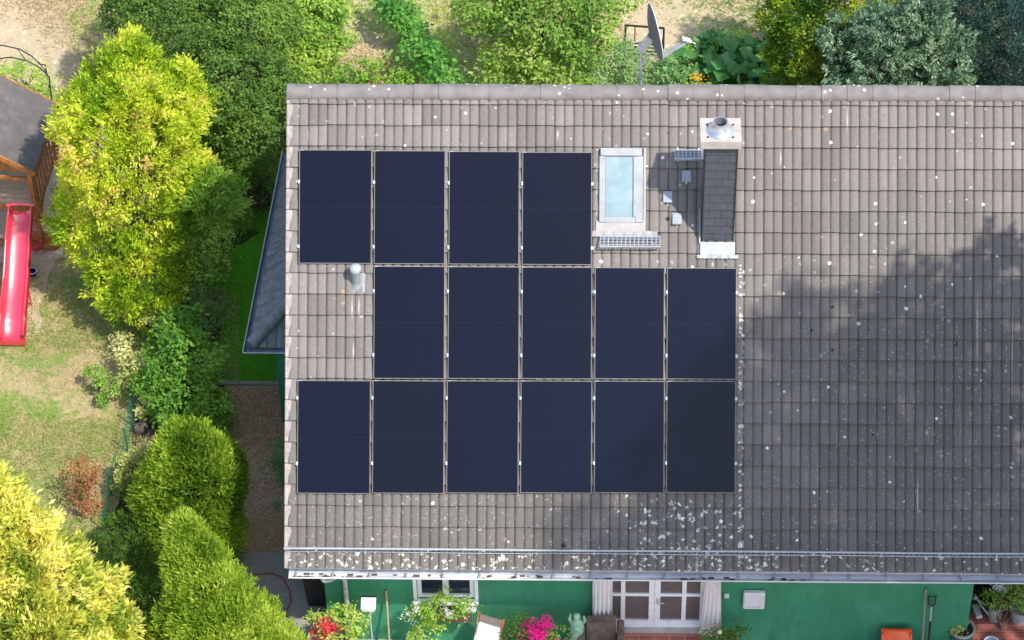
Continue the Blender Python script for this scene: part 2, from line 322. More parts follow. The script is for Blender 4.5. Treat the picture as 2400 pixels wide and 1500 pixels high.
sheet_px('artificial_turf', [(480, 560), (560, 540), (640, 470), (900, 450), (900, 893), (505, 893)], .008, TURF, 'strip of even deep green turf beside the house')
sheet_px('mulch_bed', [(500, 905), (860, 905), (860, 1293), (500, 1293)], .012, MULCH, 'brown bark mulch bed between kerb and paving')
sheet_px('paving', [(420, 1296), (900, 1296), (900, 1900), (420, 1900)], .016, PAVE, 'grey paving at the corner of the house')
sheet_px('sand_patch', ragged([(-60, 690), (-60, 480), (150, 520), (150, 600), (110, 660), (95, 780), (60, 790), (50, 700)], 4, 5), .012, SAND, 'trodden sandy ground under the slide')
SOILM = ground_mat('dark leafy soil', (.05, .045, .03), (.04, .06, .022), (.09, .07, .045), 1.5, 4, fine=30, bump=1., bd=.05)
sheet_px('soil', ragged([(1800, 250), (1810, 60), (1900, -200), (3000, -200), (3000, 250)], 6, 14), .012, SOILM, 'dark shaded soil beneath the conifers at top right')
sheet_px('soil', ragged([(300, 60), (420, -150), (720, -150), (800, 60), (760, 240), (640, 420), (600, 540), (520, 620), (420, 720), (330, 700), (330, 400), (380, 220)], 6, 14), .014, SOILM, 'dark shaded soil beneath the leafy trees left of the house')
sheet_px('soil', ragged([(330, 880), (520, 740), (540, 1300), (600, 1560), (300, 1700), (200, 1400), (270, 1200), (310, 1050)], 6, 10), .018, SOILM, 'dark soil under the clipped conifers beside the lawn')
mb = MB(); a = HZ(500, 900, 0); b = HZ(860, 900, 0)
for k in range(6):
    x0 = a[0]+(b[0]-a[0])*k/6; x1 = a[0]+(b[0]-a[0])*(k+1)/6-.008; mb.box((x0, a[1]-.04, 0), (x1, a[1]+.04, .05), c=.008)
tag(build('kerb', mb, PAVE, loc=(a[0], a[1], 0)), 'grey edging kerb between green turf and mulch', None, None, 'structure')
# brick terrace in front of and beside the house
def brick_mat(name, c1, c2, mortar, w=.24, h=.07):
    m, n, l, b = nmat(name); tc = n.new('ShaderNodeTexCoord'); br = n.new('ShaderNodeTexBrick')
    br.inputs['Scale'].default_value = 1; br.inputs['Brick Width'].default_value = w; br.inputs['Row Height'].default_value = h; br.inputs['Mortar Size'].default_value = .007
    br.inputs['Color1'].default_value = (*c1, 1); br.inputs['Color2'].default_value = (*c2, 1); br.inputs['Mortar'].default_value = (*mortar, 1)
    l.new(tc.outputs['Object'], br.inputs[0])
    q = n.new('ShaderNodeTexNoise'); q.inputs['Scale'].default_value = 4; q.inputs['Detail'].default_value = 8; l.new(tc.outputs['Object'], q.inputs[0])
    hv = n.new('ShaderNodeHueSaturation'); l.new(br.outputs[0], hv.inputs['Color']); l.new(math_(n, l, 'MULTIPLY_ADD', q.outputs[0], 1.1, .45), hv.inputs['Value']); l.new(hv.outputs[0], b.inputs['Base Color'])
    b.inputs['Roughness'].default_value = .85; bu = n.new('ShaderNodeBump'); bu.inputs['Strength'].default_value = .5; bu.inputs['Distance'].default_value = .01; bu.invert = True; l.new(br.outputs['Fac'], bu.inputs['Height']); l.new(bu.outputs[0], b.inputs['Normal'])
    return m
BRICK = brick_mat('red clay paver', (.34, .085, .06), (.24, .06, .045), (.25, .17, .14), .22, .065)
BRICK2 = brick_mat('worn brick step', (.40, .12, .08), (.33, .09, .07), (.45, .35, .3), .25, .10)
mb = MB(); tx0 = HZ(1180, 1490)[0]; tx1 = 16.; mb.box((tx0, -3.2, -.05), (tx1, 4.4, .02)); tag(build('terrace', mb, BRICK, loc=(0, 0, 0)), 'red brick terrace paving at the foot of the green wall', None, None, 'structure')
# ------------------------------------------------------------------ the house
XW0 = HY(762, 1385, 0)[0]; XW1 = HY(2281, 1380, 0)[0]; XR0 = HR(674, 700)[0]; XR1 = 14.2
house = thing('house', ((XW0+XW1)/2, 2, 0), 'green rendered house under a grey tiled gable roof, seen steeply from above', 'house')
uR0, vtop = HR(2000, 297); _, vlow = HR(2000, 1341)
NROW = 21; GA = (vtop - vlow) / NROW; TB = -.1; VR = vtop + .52    # tile reference plane n=TB, ridge line
def tile_field(u0, u1, rows, tw=.2985, ga=GA, rolls=2, H=.034, seed=1, lap=.044, S=10, under=.05):
    """rows: list of lower-edge v; tiles in local roof frame, one mesh with a per-tile tint"""
    r_ = random.Random(seed); v = []; f = []; ti = []
    nt_ = int(math.ceil((u1-u0)/tw)); M_ = rolls*S
    for vi, vl in enumerate(rows):
        for k in range(nt_):
            a = u0+k*tw; dn = r_.uniform(-.002, .002); dt = r_.uniform(-.0035, .0035); dv = r_.uniform(-.008, .008); tt = min(1, max(0, r_.gauss(.5, .27)))
            if a > u1-.05: continue
            base = len(v)
            for (vv, dz) in ((vl+dv, -.022), (vl+dv, 0), (vl+ga*.5, 0), (vl+ga+.02, 0)):
                t_ = (vv-vl)/ga
                for i in range(M_+1):
                    x = i/M_*rolls; fr = x-math.floor(x) if i < M_ else 1.; e = abs(2*fr-1)
                    h = H*(1-.35*e**2-.65*e**7)
                    uu = a+min(tw-.003, max(.0, i/M_*tw))
                    v.append((min(uu, u1), vv, TB + h + lap*(1-t_) + dn + dt*(i/M_-.5)*2 + dz))
            for q in range(3):
                for i in range(M_):
                    b = base+q*(M_+1)+i; f.append((b, b+1, b+M_+2, b+M_+1)); ti.append(tt)
    return v, f, ti
rows = [vtop-(k+1)*GA for k in range(NROW)] + [vtop, vtop+GA]
v, f, ti = tile_field(XR0+.02, XR1, [r for r in rows if r < VR-.1]); 
# trim top row at the ridge
v = [(a, min(b, VR), c) for a, b, c in v]
mb = MB(); mb.v = v; mb.f = f
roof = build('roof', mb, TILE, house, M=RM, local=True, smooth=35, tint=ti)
mb = MB(); mb.box((XR0+.03, vlow+.02, TB-.14), (XR1-.02, VR-.02, TB-.03), M=RM); build('roof_underlay', mb, WOODLT, roof)
# back slope
RIDGE = RW(0, VR, TB); VB = np.array([0, -math.cos(PHI), math.sin(PHI)]); NB = np.array([0, math.sin(PHI), math.cos(PHI)])
BM = Matrix(((-1, VB[0], NB[0], XR1+XR0), (0, VB[1], NB[1], RIDGE[1]), (0, VB[2], NB[2], RIDGE[2]), (0, 0, 0, 1)))
v, f, ti = tile_field(XR0, XR1-.02, [-(k+1)*GA for k in range(NROW+1)], S=4, seed=5); v = [(a, min(b, 0.), c-TB) for a, b, c in v]
mb = MB(); mb.v = v; mb.f = f; build('back_slope', mb, TILE, roof, M=BM, local=True, smooth=35, tint=ti)
mb = MB(); mb.box((XR0+.03, -7.4, -.14), (XR1-.02, -.02, -.03), M=BM); build('roof_underlay', mb, WOODLT, roof)
# ridge caps : overlapping half rounds
rt = surf('ridge tile concrete', [(.23, .205, .19), (.29, .26, .245), (.36, .33, .31)], 5, .85, .3, detail=9)
def ridge_mat():
    m, n, l, b = nmat('ridge tile'); tc = n.new('ShaderNodeTexCoord')
    q = n.new('ShaderNodeTexNoise'); q.inputs['Scale'].default_value = 5; q.inputs['Detail'].default_value = 9; l.new(tc.outputs['Object'], q.inputs[0])
    r = ramp(n, [(.17, .152, .142), (.215, .195, .182), (.25, .228, .213)], [.3, .5, .7]); l.new(q.outputs[0], r.inputs[0])
    vo = n.new('ShaderNodeTexVoronoi'); vo.inputs['Scale'].default_value = 13; l.new(tc.outputs['Object'], vo.inputs[0]); sc = n.new('ShaderNodeSeparateColor'); l.new(vo.outputs['Color'], sc.inputs[0])
    sp = n.new('ShaderNodeSeparateXYZ'); l.new(tc.outputs['Object'], sp.inputs[0])
    q2 = n.new('ShaderNodeTexNoise'); q2.inputs['Scale'].default_value = .8; l.new(tc.outputs['Object'], q2.inputs[0])
    d = n.new('ShaderNodeMapRange'); d.inputs[1].default_value = .45; d.inputs[2].default_value = .7; d.inputs[4].default_value = .3; d.inputs[3].default_value = .0; l.new(q2.outputs[0], d.inputs[0])
    s = math_(n, l, 'MULTIPLY', math_(n, l, 'LESS_THAN', sc.outputs[0], d.outputs[0]), math_(n, l, 'LESS_THAN', vo.outputs['Distance'], .30))
    l.new(mixc(n, l, math_(n, l, 'MULTIPLY', s, .8), r.outputs[0], (.72, .71, .62)), b.inputs['Base Color']); b.inputs['Roughness'].default_value = .85
    return m
RIDG = ridge_mat()
mb = MB(); L = .40; x = XR0-.02; apex = RIDGE + np.array([0, 0, .055])
while x < XR1:
    j = random.uniform(-.006, .006)
    for (xa, xb, r0, r1) in ((x, x+L+.03, .132+j, .122+j),):
        vs = []; K = 12
        for (xx, rr) in ((xa, r0-.02), (xa, r0), (xb, r1)):
            for k in range(K+1):
                th = math.radians(-108+216*k/K); vs.append((xx, apex[1]+rr*math.sin(th)*1.12, apex[2]-.055+rr*math.cos(th)*.95+j*.5))
        mb.add(vs, [(q*(K+1)+k, q*(K+1)+k+1, (q+1)*(K+1)+k+1, (q+1)*(K+1)+k) for q in range(2) for k in range(K)])
    x += L
build('ridge_cap', mb, RIDG, roof, smooth=40)
# verge tiles at the left gable (flat rounded edge pieces, one per course)
mb = MB()
for r in rows:
    if r < VR-.12:
        mb.box((XR0-.03+random.uniform(-.003, .003), r-.006, TB-.10), (XR0+.075, min(r+GA-.012, VR), TB+.052+random.uniform(-.003, .003)), M=RM, c=.012)
vg = surf('verge tile concrete', [(.26, .22, .19), (.36, .31, .28), (.47, .42, .37)], 9, .85, .3, detail=9)
build('verge_tile', mb, vg, roof)
mb = MB()
for r in rows:
    if r < VR-.12: mb.box((XR1-.07, r, TB-.1), (XR1+.04, min(r+GA-.012, VR), TB+.05), M=RM)
build('verge_tile', mb, vg, roof)
# walls with openings
ze = 2.35
def wall_front(mb, x0, x1, z0, z1, holes, y=0., th=.28):
    xs = sorted({x0, x1, *[h[0] for h in holes], *[h[1] for h in holes]}); zs = sorted({z0, z1, *[h[2] for h in holes], *[h[3] for h in holes]})
    for i in range(len(xs)-1):
        for j in range(len(zs)-1):
            cx_, cz_ = (xs[i]+xs[i+1])/2, (zs[j]+zs[j+1])/2
            if any(h[0] < cx_ < h[1] and h[2] < cz_ < h[3] for h in holes): continue
            mb.box((xs[i], y, zs[j]), (xs[i+1], y+th, zs[j+1]))
zt = 2.9
wx0 = HY(977, 1380)[0]; wx1 = HY(1112, 1380)[0]; wz0 = HY(1040, 1403)[2]; dx0 = HY(1421, 1420)[0]; dx1 = HY(1655, 1420)[0]; dz0 = HY(1540, 1475)[2]
holes = [(wx0, wx1, wz0, 2.1), (dx0, dx1, dz0-.03, 2.12)]
mb = MB(); wall_front(mb, XW0, XW1, -.1, zt, holes)
build('front_wall', mb, GREEN, house)
yb = 2*RIDGE[1]-.0
def gable(name, xa, xb, mat):
    mb = MB(); pts = [(.281, -.1), (yb-.281, -.1), (yb-.281, 2.55), (yb-.35, 2.7), (RIDGE[1], RIDGE[2]-.28), (.281, 2.87)]
    n_ = len(pts); vs = [(xa, p[0], p[1]) for p in pts]+[(xb, p[0], p[1]) for p in pts]
    mb.add(vs, [tuple(range(n_-1, -1, -1)), tuple(range(n_, 2*n_))]+[(i, (i+1) % n_, n_+(i+1) % n_, n_+i) for i in range(n_)]); build(name, mb, mat, house)
gable('gable_wall', XW0, XW0+.28, GREEN); gable('gable_wall', XR1-.9, XR1-.62, GREEN)
mb = MB(); mb.box((XW0, yb-.28, -.1), (XR1-.62, yb, 2.6)); build('back_wall', mb, GREEN, house)
mb = MB(); mb.box((XW1-.28, .281, -.1), (XW1, 3.4, zt-.05)); mb.box((XW1, 3.1, -.1), (XR1-.91, 3.4, zt+.3)); build('recess_wall', mb, GREEN, house)
# interior of the room behind the door
INF = flat('interior floor boards', (.20, .12, .075), .5); INW = flat('interior plaster', (.45, .36, .31), .8)
mb = MB(); mb.box((dx0-.8, .29, .0), (dx1+.8, 3.3, dz0-.04)); build('room_floor', mb, INF, house)
mb = MB(); mb.box((dx0-.8, 3.3, 0), (dx1+.8, 3.4, 2.5)); mb.box((dx0-.9, .29, 0), (dx0-.8, 3.4, 2.5)); mb.box((dx1+.8, .29, 0), (dx1+.9, 3.4, 2.5)); mb.box((dx0-.9, .29, 2.5), (dx1+.9, 3.4, 2.55)); build('room_wall', mb, INW, house)
# glass
def glass_mat(name, tintc, mix=.35, col=(.03, .03, .035)):
    m, n, l, b = nmat(name); t = n.new('ShaderNodeBsdfTransparent'); t.inputs[0].default_value = (*tintc, 1); mx = n.new('ShaderNodeMixShader'); mx.inputs[0].default_value = mix
    b.inputs['Base Color'].default_value = (*col, 1); b.inputs['Roughness'].default_value = .04; l.new(t.outputs[0], mx.inputs[1]); l.new(b.outputs[0], mx.inputs[2]); l.new(mx.outputs[0], n['Material Output'].inputs[0]); return m
GLASS = glass_mat('door glass', (.9, .9, .9), .5, (.24, .20, .19))
# terrace door
door = None
def framed(name, xs, zs, y, t, barw, parent, mat, x0, x1, z0, z1):
    """white frame with glazing bars: xs, zs = centre lines of inner bars"""
    mb = MB()
    mb.box((x0, y-t/2, z0), (x1, y+t/2, z0+barw[1])); mb.box((x0, y-t/2, z1-barw[0]), (x1, y+t/2, z1))
    mb.box((x0, y-t/2, z0+barw[1]), (x0+barw[0], y+t/2, z1-barw[0])); mb.box((x1-barw[0], y-t/2, z0+barw[1]), (x1, y+t/2, z1-barw[0]))
    for x_, w_ in xs: mb.box((x_-w_/2, y-t/2+.004, z0+barw[1]), (x_+w_/2, y+t/2-.004, z1-barw[0]))
    for z_ in zs: mb.box((x0+barw[0], y-t/2+.008, z_-.03), (x1-barw[0], y+t/2-.008, z_+.03))
    fr = build(name, mb, mat, parent); return fr
dmid = HY(1534, 1420)[0]
zp = [HY(1540, yy)[2] for yy in (1401,)][0]; zbot = HY(1540, 1460)[2]; ph = zp-zbot
for nm, a, b_, bar in (('left', dx0+.01, dmid-.002, HY(1460, 1420)[0]), ('right', dmid+.002, dx1-.01, HY(1603, 1420)[0])):
    zz = [zp, zp+ph+.03, zp+2*ph+.06]
    fr = framed('door_leaf', [(bar, .07)], [z for z in zz if z < 1.95], .08, .07, (.09, zbot-dz0), house, WHITE2, a, b_, dz0, 2.09)
    mb = MB(); mb.box((a+.05, .076, dz0+.1), (b_-.05, .084, 2.04)); build('pane', mb, GLASS, fr)
    if nm == 'right':
        mb = MB(); hx = a+.045; mb.box((hx-.012, .02, .98), (hx+.012, .044, 1.12)); mb.tube([(hx, .03, 1.06), (hx, -.02, 1.06), (hx+.11, -.025, 1.06)], .01, 8); build('handle', mb, ZINC, fr, smooth=40)
mb = MB(); mb.box((dx0+.001, -.06, dz0-.029), (dx1-.001, .07, dz0-.001)); build('door_sill', mb, STONE, house)
mb = MB(); mb.box((dx0+.25, -.8, .02), (dx1-.02, -.002, dz0-.03)); st = build('brick_step', mb, BRICK2, house)
# window
fr = framed('window', [((wx0+wx1)/2, .10)], [], .06, .07, (.07, .07), house, WHITE2, wx0+.005, wx1-.005, wz0+.005, 2.09)
mb = MB(); mb.box((wx0+.05, .056, wz0+.05), (wx1-.05, .064, 2.05)); build('pane', mb, glass_mat('window glass', (.5, .55, .65), .7, (.03, .045, .07)), fr)
mb = MB(); mb.box((wx0-.06, -.10, wz0-.05), (wx1+.06, .02, wz0-.002)); mb.box((wx0-.06, -.012, wz0), (wx0-.002, -.002, 2.1)); mb.box((wx1+.002, -.012, wz0), (wx1+.06, -.002, 2.1)); build('sill', mb, WHITE2, fr)
mb = MB(); mb.box((wx0-.3, .29, .0), (wx1+.3, 2.5, .02)); mb.box((wx0-.3, 2.5, 0), (wx1+.3, 2.6, 2.4)); build('room_floor', mb, INF, house)
# gutter : half round with brackets and front bead
gy = -.575; gz = 2.455; gr = .072
gl = HR(676, 1362)[0]
mb = MB(); K = 12; nx = 60
def gut(i, k, rr): 
    th = math.pi*k/K; x_ = gl+(XR1-gl)*i/nx; return (x_, gy-rr*math.cos(th), gz-rr*math.sin(th)+.012*math.sin(x_*1.3)*.3)
for rr, flip in ((gr, 0), (gr-.005, 1)):
    vs = [gut(i, k, rr) for i in range(nx+1) for k in range(K+1)]
    fs = [(i*(K+1)+k, i*(K+1)+k+1, (i+1)*(K+1)+k+1, (i+1)*(K+1)+k) for i in range(nx) for k in range(K)]
    mb.add(vs, [tuple(reversed(q)) for q in fs] if flip else fs)
mb.add([gut(0, k, gr) for k in range(K+1)], [tuple(range(K+1))])
gut_m = surf('gutter zinc', [(.30, .33, .37), (.52, .55, .58), (.72, .73, .72)], 1.6, .45, .1, .25, (.7, 5, 5), detail=8)
gutter = build('gutter', mb, gut_m, house, smooth=50)
mb = MB(); mb.tube([(gl, gy-gr-.004, gz+.004), (XR1, gy-gr-.004, gz+.004)], .011, 8); build('bead', mb, WHITE, gutter, smooth=50)
x = gl+.12
while x < XR1: mb = MB(); mb.box((x-.012, gy-gr, gz+.006), (x+.012, gy+gr+.06, gz+.010)); build('bracket', mb, GALV, gutter); x += .58
mb = MB(); xd = HY(812, 1400, -.06)[0]
xe = HY(778, 1388, -.3)[0]
mb.tube([(xe-.08, gy, gz-.05), (xe-.08, gy, gz-.14), (xe-.06, gy+.05, gz-.22), (xe, -.35, gz-.42), (xd-.10, -.12, gz-.62), (xd, -.07, gz-.75), (xd, -.07, .02)], .042, 12); build('downpipe', mb, gut_m, gutter, smooth=50)
mb = MB(); litter = MB()
for k in range(70):
    t_ = random.random()**1.5; x_ = gl+.1+t_*9; y_ = gy+random.uniform(-.03, .04); s_ = random.uniform(.008, .03); z_ = gz-math.sqrt(max(0, (gr-.008)**2-(y_-gy)**2))+.006
    litter.box((x_-s_*1.6, y_-s_*.5, z_), (x_+s_*1.6, y_+s_*.5, z_+s_*.5))
tag(build('leaf_litter', litter, surf('dead leaves', [(.05, .035, .025), (.16, .10, .06)], 20, .9, .3), gutter), kind='stuff')
# fascia board / soffit behind the gutter
mb = MB(); mb.box((XR0+.03, -.475, 2.30), (XR1-.03, -.455, 2.48)); mb.box((XR0+.03, -.454, 2.31), (XR1-.03, -.002, 2.33)); build('fascia', mb, WHITE, house)
# --- chimney
cu0, cv = HR(1646, 572); cu1, _ = HR(1725, 572)
P0 = RW((cu0+cu1)/2, cv, TB); cy0 = P0[1]; cx0 = HY(1648, 460, cy0)[0]; cx1 = HY(1724, 460, cy0)[0]
cz1 = HY(1686, 343, cy0)[2]; cdep = .52; czb = P0[2]-.1
ch = thing('chimney', ((cx0+cx1)/2, cy0+cdep/2, P0[2]), None, None, parent=house)
mb = MB(); mb.box((cx0+.02, cy0+.02, czb-.3), (cx1-.02, cy0+cdep-.02, cz1)); build('stack', mb, SLATE, ch)
mb = MB(); nr = 13; hh = (cz1-czb)/nr
for i in range(nr):
    z0 = czb+i*hh
    for side in range(4):
        wdt = (cx1-cx0) if side % 2 == 0 else cdep; off = (i % 2)*.09 ; a = 0.
        cuts = [0.]; t_ = .10+off
        while t_ < wdt-.03: cuts.append(t_); t_ += .19
        cuts.append(wdt)
        for k in range(len(cuts)-1):
            s0, s1 = cuts[k]+.002, cuts[k+1]-.002; e = random.uniform(0, .003); zb = z0-random.uniform(0, .006)
            if side == 0: P = lambda s_, d, z: (cx0+s_, cy0+.02-d, z)
            elif side == 1: P = lambda s_, d, z: (cx1-.02+d, cy0+s_, z)
            elif side == 2: P = lambda s_, d, z: (cx1-s_, cy0+cdep-.02+d, z)
            else: P = lambda s_, d, z: (cx0+.02-d, cy0+cdep-s_, z)
            mb.hexa([P(s0, 0, zb), P(s1, 0, zb), P(s1, .018+e, zb), P(s0, .018+e, zb), P(s0, 0, z0+hh), P(s1, 0, z0+hh), P(s1, .004, z0+hh), P(s0, .004, z0+hh)])
build('shingle', mb, SLATE, ch)
mb = MB()
for x_ in (cx0-.004, cx1-.012): mb.box((x_, cy0-.006, czb), (x_+.016, cy0+.012, cz1-.002))
build('corner_trim', mb, BLACKM, ch)
kx0 = HY(1641, 338, cy0-.05)[0]; kx1 = HY(1738, 338, cy0-.05)[0]; kz0 = cz1; kz1 = HY(1690, 332, cy0-.06)[2]
kyb = HZ(1690, 276, kz1)[1]
mb = MB(); mb.box((kx0, cy0-.06, kz0), (kx1, kyb, kz1), c=.006); cap = build('cap', mb, STONE, ch)
kc = HZ(1688, 306, kz1)
mb = MB(); mb.lathe((kc[0], kc[1], kz1), [(.215, 0), (.21, .012), (.175, .03), (.145, .07), (.108, .12), (.105, .17), (.118, .172), (.118, .185), (.098, .185), (.096, .02)], 28); build('flue', mb, STEEL, ch, smooth=50)
mb = MB(); mb.lathe((kc[0], kc[1], kz1+.05), [(.097, 0), (0, 0)], 20)
for a_, b_ in ((-.19, -.15), (.19, -.15), (-.2, .13), (.2, .13)): mb.lathe((kc[0]+a_, kc[1]+b_, kz1), [(.018, 0), (.018, .006), (0, .007)], 10)
build('flue_opening', mb, DARK, ch)
# flashings in the roof frame
LEAD = surf('light metal flashing', [(.32, .36, .39), (.41, .44, .47), (.48, .50, .52)], 5, .5, .25, .2)
mb = MB(); a0 = HR(1641, 571)[0]; a1 = HR(1722, 571)[0]; va = HR(1680, 571)[1]; vb_ = HR(1680, 599)[1]; vc = HR(1680, 606)[1]; b0 = HR(1633, 603)[0]; b1 = HR(1731, 603)[0]
mb.box((a0, vb_, TB+.084), (a1, va+.02, TB+.090), M=RM)
pts = []
mb.sheet(lambda s_, t_: tuple(RM @ Vector((b0+(b1-b0)*s_, vb_+.01+(vc-vb_-.01)*t_+.004*math.sin(s_*60), TB+.080+.014*abs(math.sin(s_*math.pi*4.2))-.008*t_))), 40, 2)
mb.box((a0-.02, va, TB+.03), (a0+.0, va+.55, TB+.09), M=RM)
build('flashing', mb, LEAD, ch)
# --- skylight
su0, sv1 = HR(1405, 346, 0.); su1, _ = HR(1508, 346, 0.); _, sv0 = HR(1455, 521, 0.)
SF = surf('skylight aluminium', [(.30, .31, .32), (.36, .37, .38), (.41, .42, .43)], 4, .4, .05, .3)
sk_ = thing('skylight', RW((su0+su1)/2, sv0, TB), None, None, parent=house)
mb = MB(); h0, h1 = TB-.02, TB+.11
gu0, gv1 = HR(1420, 367, 0); gu1, gv0 = HR(1489, 508, 0)
mb.box((su0, sv0, h0), (gu0, sv1-.13, h1), M=RM, c=.006); mb.box((gu1, sv0, h0), (su1, sv1-.13, h1), M=RM, c=.006); mb.box((gu0+.001, sv0, h0), (gu1-.001, gv0, h1-.012), M=RM); mb.box((gu0+.001, gv1, h0), (gu1-.001, sv1-.131, h1-.012), M=RM)
mb.box((gu0, gv0, h1+.003), (gu0+.012, gv1, h1+.010), M=RM); mb.box((gu1-.03, gv0, h1+.003), (gu1+.005, gv1, h1+.010), M=RM)
build('frame', mb, SF, sk_)
mb = MB(); mb.box((su0+.015, sv1-.13, h0), (su1-.02, sv1, h1+.02), M=RM, c=.008); build('top_cover', mb, SF, sk_)
BL = surf('pale blue blind behind glass', [(.20, .31, .34), (.27, .38, .41), (.38, .46, .48)], 2.2, .1, 0, coat=.5)
mb = MB(); mb.box((gu0+.002, gv0+.002, TB), (gu1-.002, gv1-.002, TB+.085), M=RM); build('glass', mb, BL, sk_)
mb = MB(); f0 = HR(1397, 530)[0]; f1 = HR(1513, 530)[0]; fv = HR(1450, 548)[1]
mb.box((f0, fv+.03, TB+.080), (f1, sv0+.02, TB+.086), M=RM); mb.box((f0, sv0, TB+.02), (su0-.012, sv1-.02, TB+.045), M=RM); mb.box((su1+.006, sv0, TB+.02), (f1, sv1, TB+.084), M=RM)
e1 = HR(1540, 548)[0]
mb.sheet(lambda s_, t_: tuple(RM @ Vector((f0-.06+(e1-f0+.06)*s_, fv+.04-.09*t_+.006*math.sin(s_*31), TB+.078+.014*abs(math.sin(s_*math.pi*6.5))-.006*t_))), 60, 2)
build('flashing', mb, surf('warm white lead', [(.36, .335, .32), (.44, .415, .40)], 6, .6, .2), sk_)
# --- vent pipe
vu, vv = HR(836, 672); pb = RW(vu, vv+.02, TB); vt = HY(827, 626, pb[1]); vtz = vt[2]
vp = thing('vent_pipe', pb, None, None, parent=house)
VG = surf('grey vent plastic', [(.22, .24, .255), (.30, .32, .335)], 6, .5, .05)
mb = MB(); mb.tube([pb-np.array([0, 0, .1]), (pb[0], pb[1], vtz-.05)], [.068, .062], 18); mb.lathe((pb[0], pb[1], pb[2]-.03), [(.12, 0), (.09, .06), (.068, .12)], 18); build('pipe', mb, VG, vp, smooth=50)
mb = MB(); mb.lathe((pb[0], pb[1], vtz-.07), [(.068, 0), (.088, .0), (.092, .045), (.082, .08), (.05, .10), (0, .105)], 20); build('hood', mb, surf('pale vent hood', [(.36, .39, .41), (.44, .47, .48)], 6, .5, .05), vp, smooth=50)
mb = MB(); q0 = HR(816, 686)[0]; q1 = HR(866, 686)[0]; qv0 = HR(840, 686)[1]; qv1 = HR(840, 638)[1]
mb.sheet(lambda s_, t_: tuple(RM @ Vector((q0+(q1-q0)*s_, qv0+(qv1-qv0)*t_, TB+.022*(1-t_)+.012+.03*(1-abs(2*((s_*2.3) % 1)-1)**3)))), 46, 4); build('flashing', mb, VG, vp, smooth=40)
# --- wing roof beside the gable, under the verge
c0 = HZ(586, 814, 2.38); c1 = HZ(676, 352, 2.38); c1 = c0+(c1-c0)*1.0; zg = 2.38
dW = c1-c0; LW = np.linalg.norm(dW); dW /= LW; inW = np.array([dW[1], -dW[0], 0])       # towards the house
an = math.radians(38)
wing = thing('wing', (c0[0]+1, c0[1]+2, 0), None, None, parent=house)
WL = Matrix(((dW[0]*-1, inW[0]*math.cos(an), 0, 0), (dW[1]*-1, inW[1]*math.cos(an), 0, 0), (0, math.sin(an), 1, 0), (0, 0, 0, 1)))
ax = -dW; ay = inW*math.cos(an)+np.array([0, 0, math.sin(an)]); az = np.cross(ax, ay)
if az[2] < 0: ax = -ax; az = -az
og = c0 if ax @ dW > 0 else c1
WMx = Matrix(((ax[0], ay[0], az[0], og[0]), (ax[1], ay[1], az[1], og[1]), (ax[2], ay[2], az[2], og[2]), (0, 0, 0, 1)))
v, f, ti = tile_field(0, LW, [k*.30 for k in range(6)], tw=.30, ga=.30, rolls=1, H=.022, lap=.03, seed=9)
# hip cut : tile vertices beyond the hip line are pulled onto it
front_at_low = (ax @ dW > 0)
def hipx(vv):   # distance along from the front corner where the hip passes, at slope position vv
    return max(0, vv*math.cos(an))*.95
v2 = []
for (a, b_, c_) in v:
    s_ = a if front_at_low else LW-a; s_ = max(s_, hipx(b_)); a = s_ if front_at_low else LW-s_
    v2.append((a, b_, c_-TB-.02))
mb = MB(); mb.v = v2; mb.f = f; build('side_slope', mb, DARKTILE, wing, M=WMx, local=True, smooth=35, tint=ti)
# front hip slope: faces the camera
fx = np.array([1., 0, 0]); fy = np.array([0, math.cos(an), math.sin(an)]); fz = np.cross(fx, fy)
FMx = Matrix(((1, fy[0], fz[0], c0[0]), (0, fy[1], fz[1], c0[1]), (0, fy[2], fz[2], c0[2]), (0, 0, 0, 1)))
v, f, ti = tile_field(0, 2.6, [k*.30 for k in range(6)], tw=.30, ga=.30, rolls=2, H=.022, lap=.03, seed=10)
v = [(max(a, max(0, b_)*math.cos(an)*1.0), b_, c_-TB-.02) for a, b_, c_ in v]
mb = MB(); mb.v = v; mb.f = f; build('front_slope', mb, DARKTILE, wing, M=FMx, local=True, smooth=35, tint=ti)
hp0 = c0+np.array([.03, .03, .05]); hp1 = c0+(dW*.95+inW*1.0)*1.35+np.array([0, 0, math.tan(an)*1.35+.05]); hp1[1] += .0
mb = MB(); seg = 5
for k in range(seg):
    a = hp0+(hp1-hp0)*k/seg; b_ = hp0+(hp1-hp0)*(k+1.08)/seg; mb.tube([a, b_], [.115, .10], 12)
build('hip_cap', mb, DARKTILE, wing, smooth=50)
mb = MB()
for (A_, B_, nn) in ((c0, c1, -inW), (c0, c0+np.array([2.4, 0, 0]), np.array([0, -1., 0]))):
    ctr = nn*.055+np.array([0, 0, -.03]); vs = []; K = 10
    ext = 0
    A2 = A_+(-(B_-A_)/np.linalg.norm(B_-A_))*.05
    for P_ in (A2, B_):
        for rr in (.06,):
            for k in range(K+1):
                th = math.pi*k/K; vs.append(P_+ctr+nn*rr*math.cos(th)*-1+np.array([0, 0, -rr*math.sin(th)]))
    mb.add(vs, [(k, k+1, K+2+k, K+1+k) for k in range(K)])
    mb.add([q+np.array([0, 0, .003]) for q in vs], [(K+1+k, K+2+k, k+1, k) for k in range(K)])
wg = build('gutter', mb, surf('blue grey zinc', [(.10, .14, .19), (.17, .21, .26)], 4, .45, .1, .4), wing, smooth=50)
mb = MB()
cA = c0+(-inW)*.118+np.array([-.0, -.115, -.022]); mb.tube([cA+dW*(LW+.1), cA], .012, 8); mb.tube([cA, cA+np.array([2.4, 0, 0])], .012, 8); build('bead', mb, ZINC, wing, smooth=50)
mb = MB(); w0 = c0+inW*.35+np.array([0, .4, 0]); w1 = c1+inW*.35
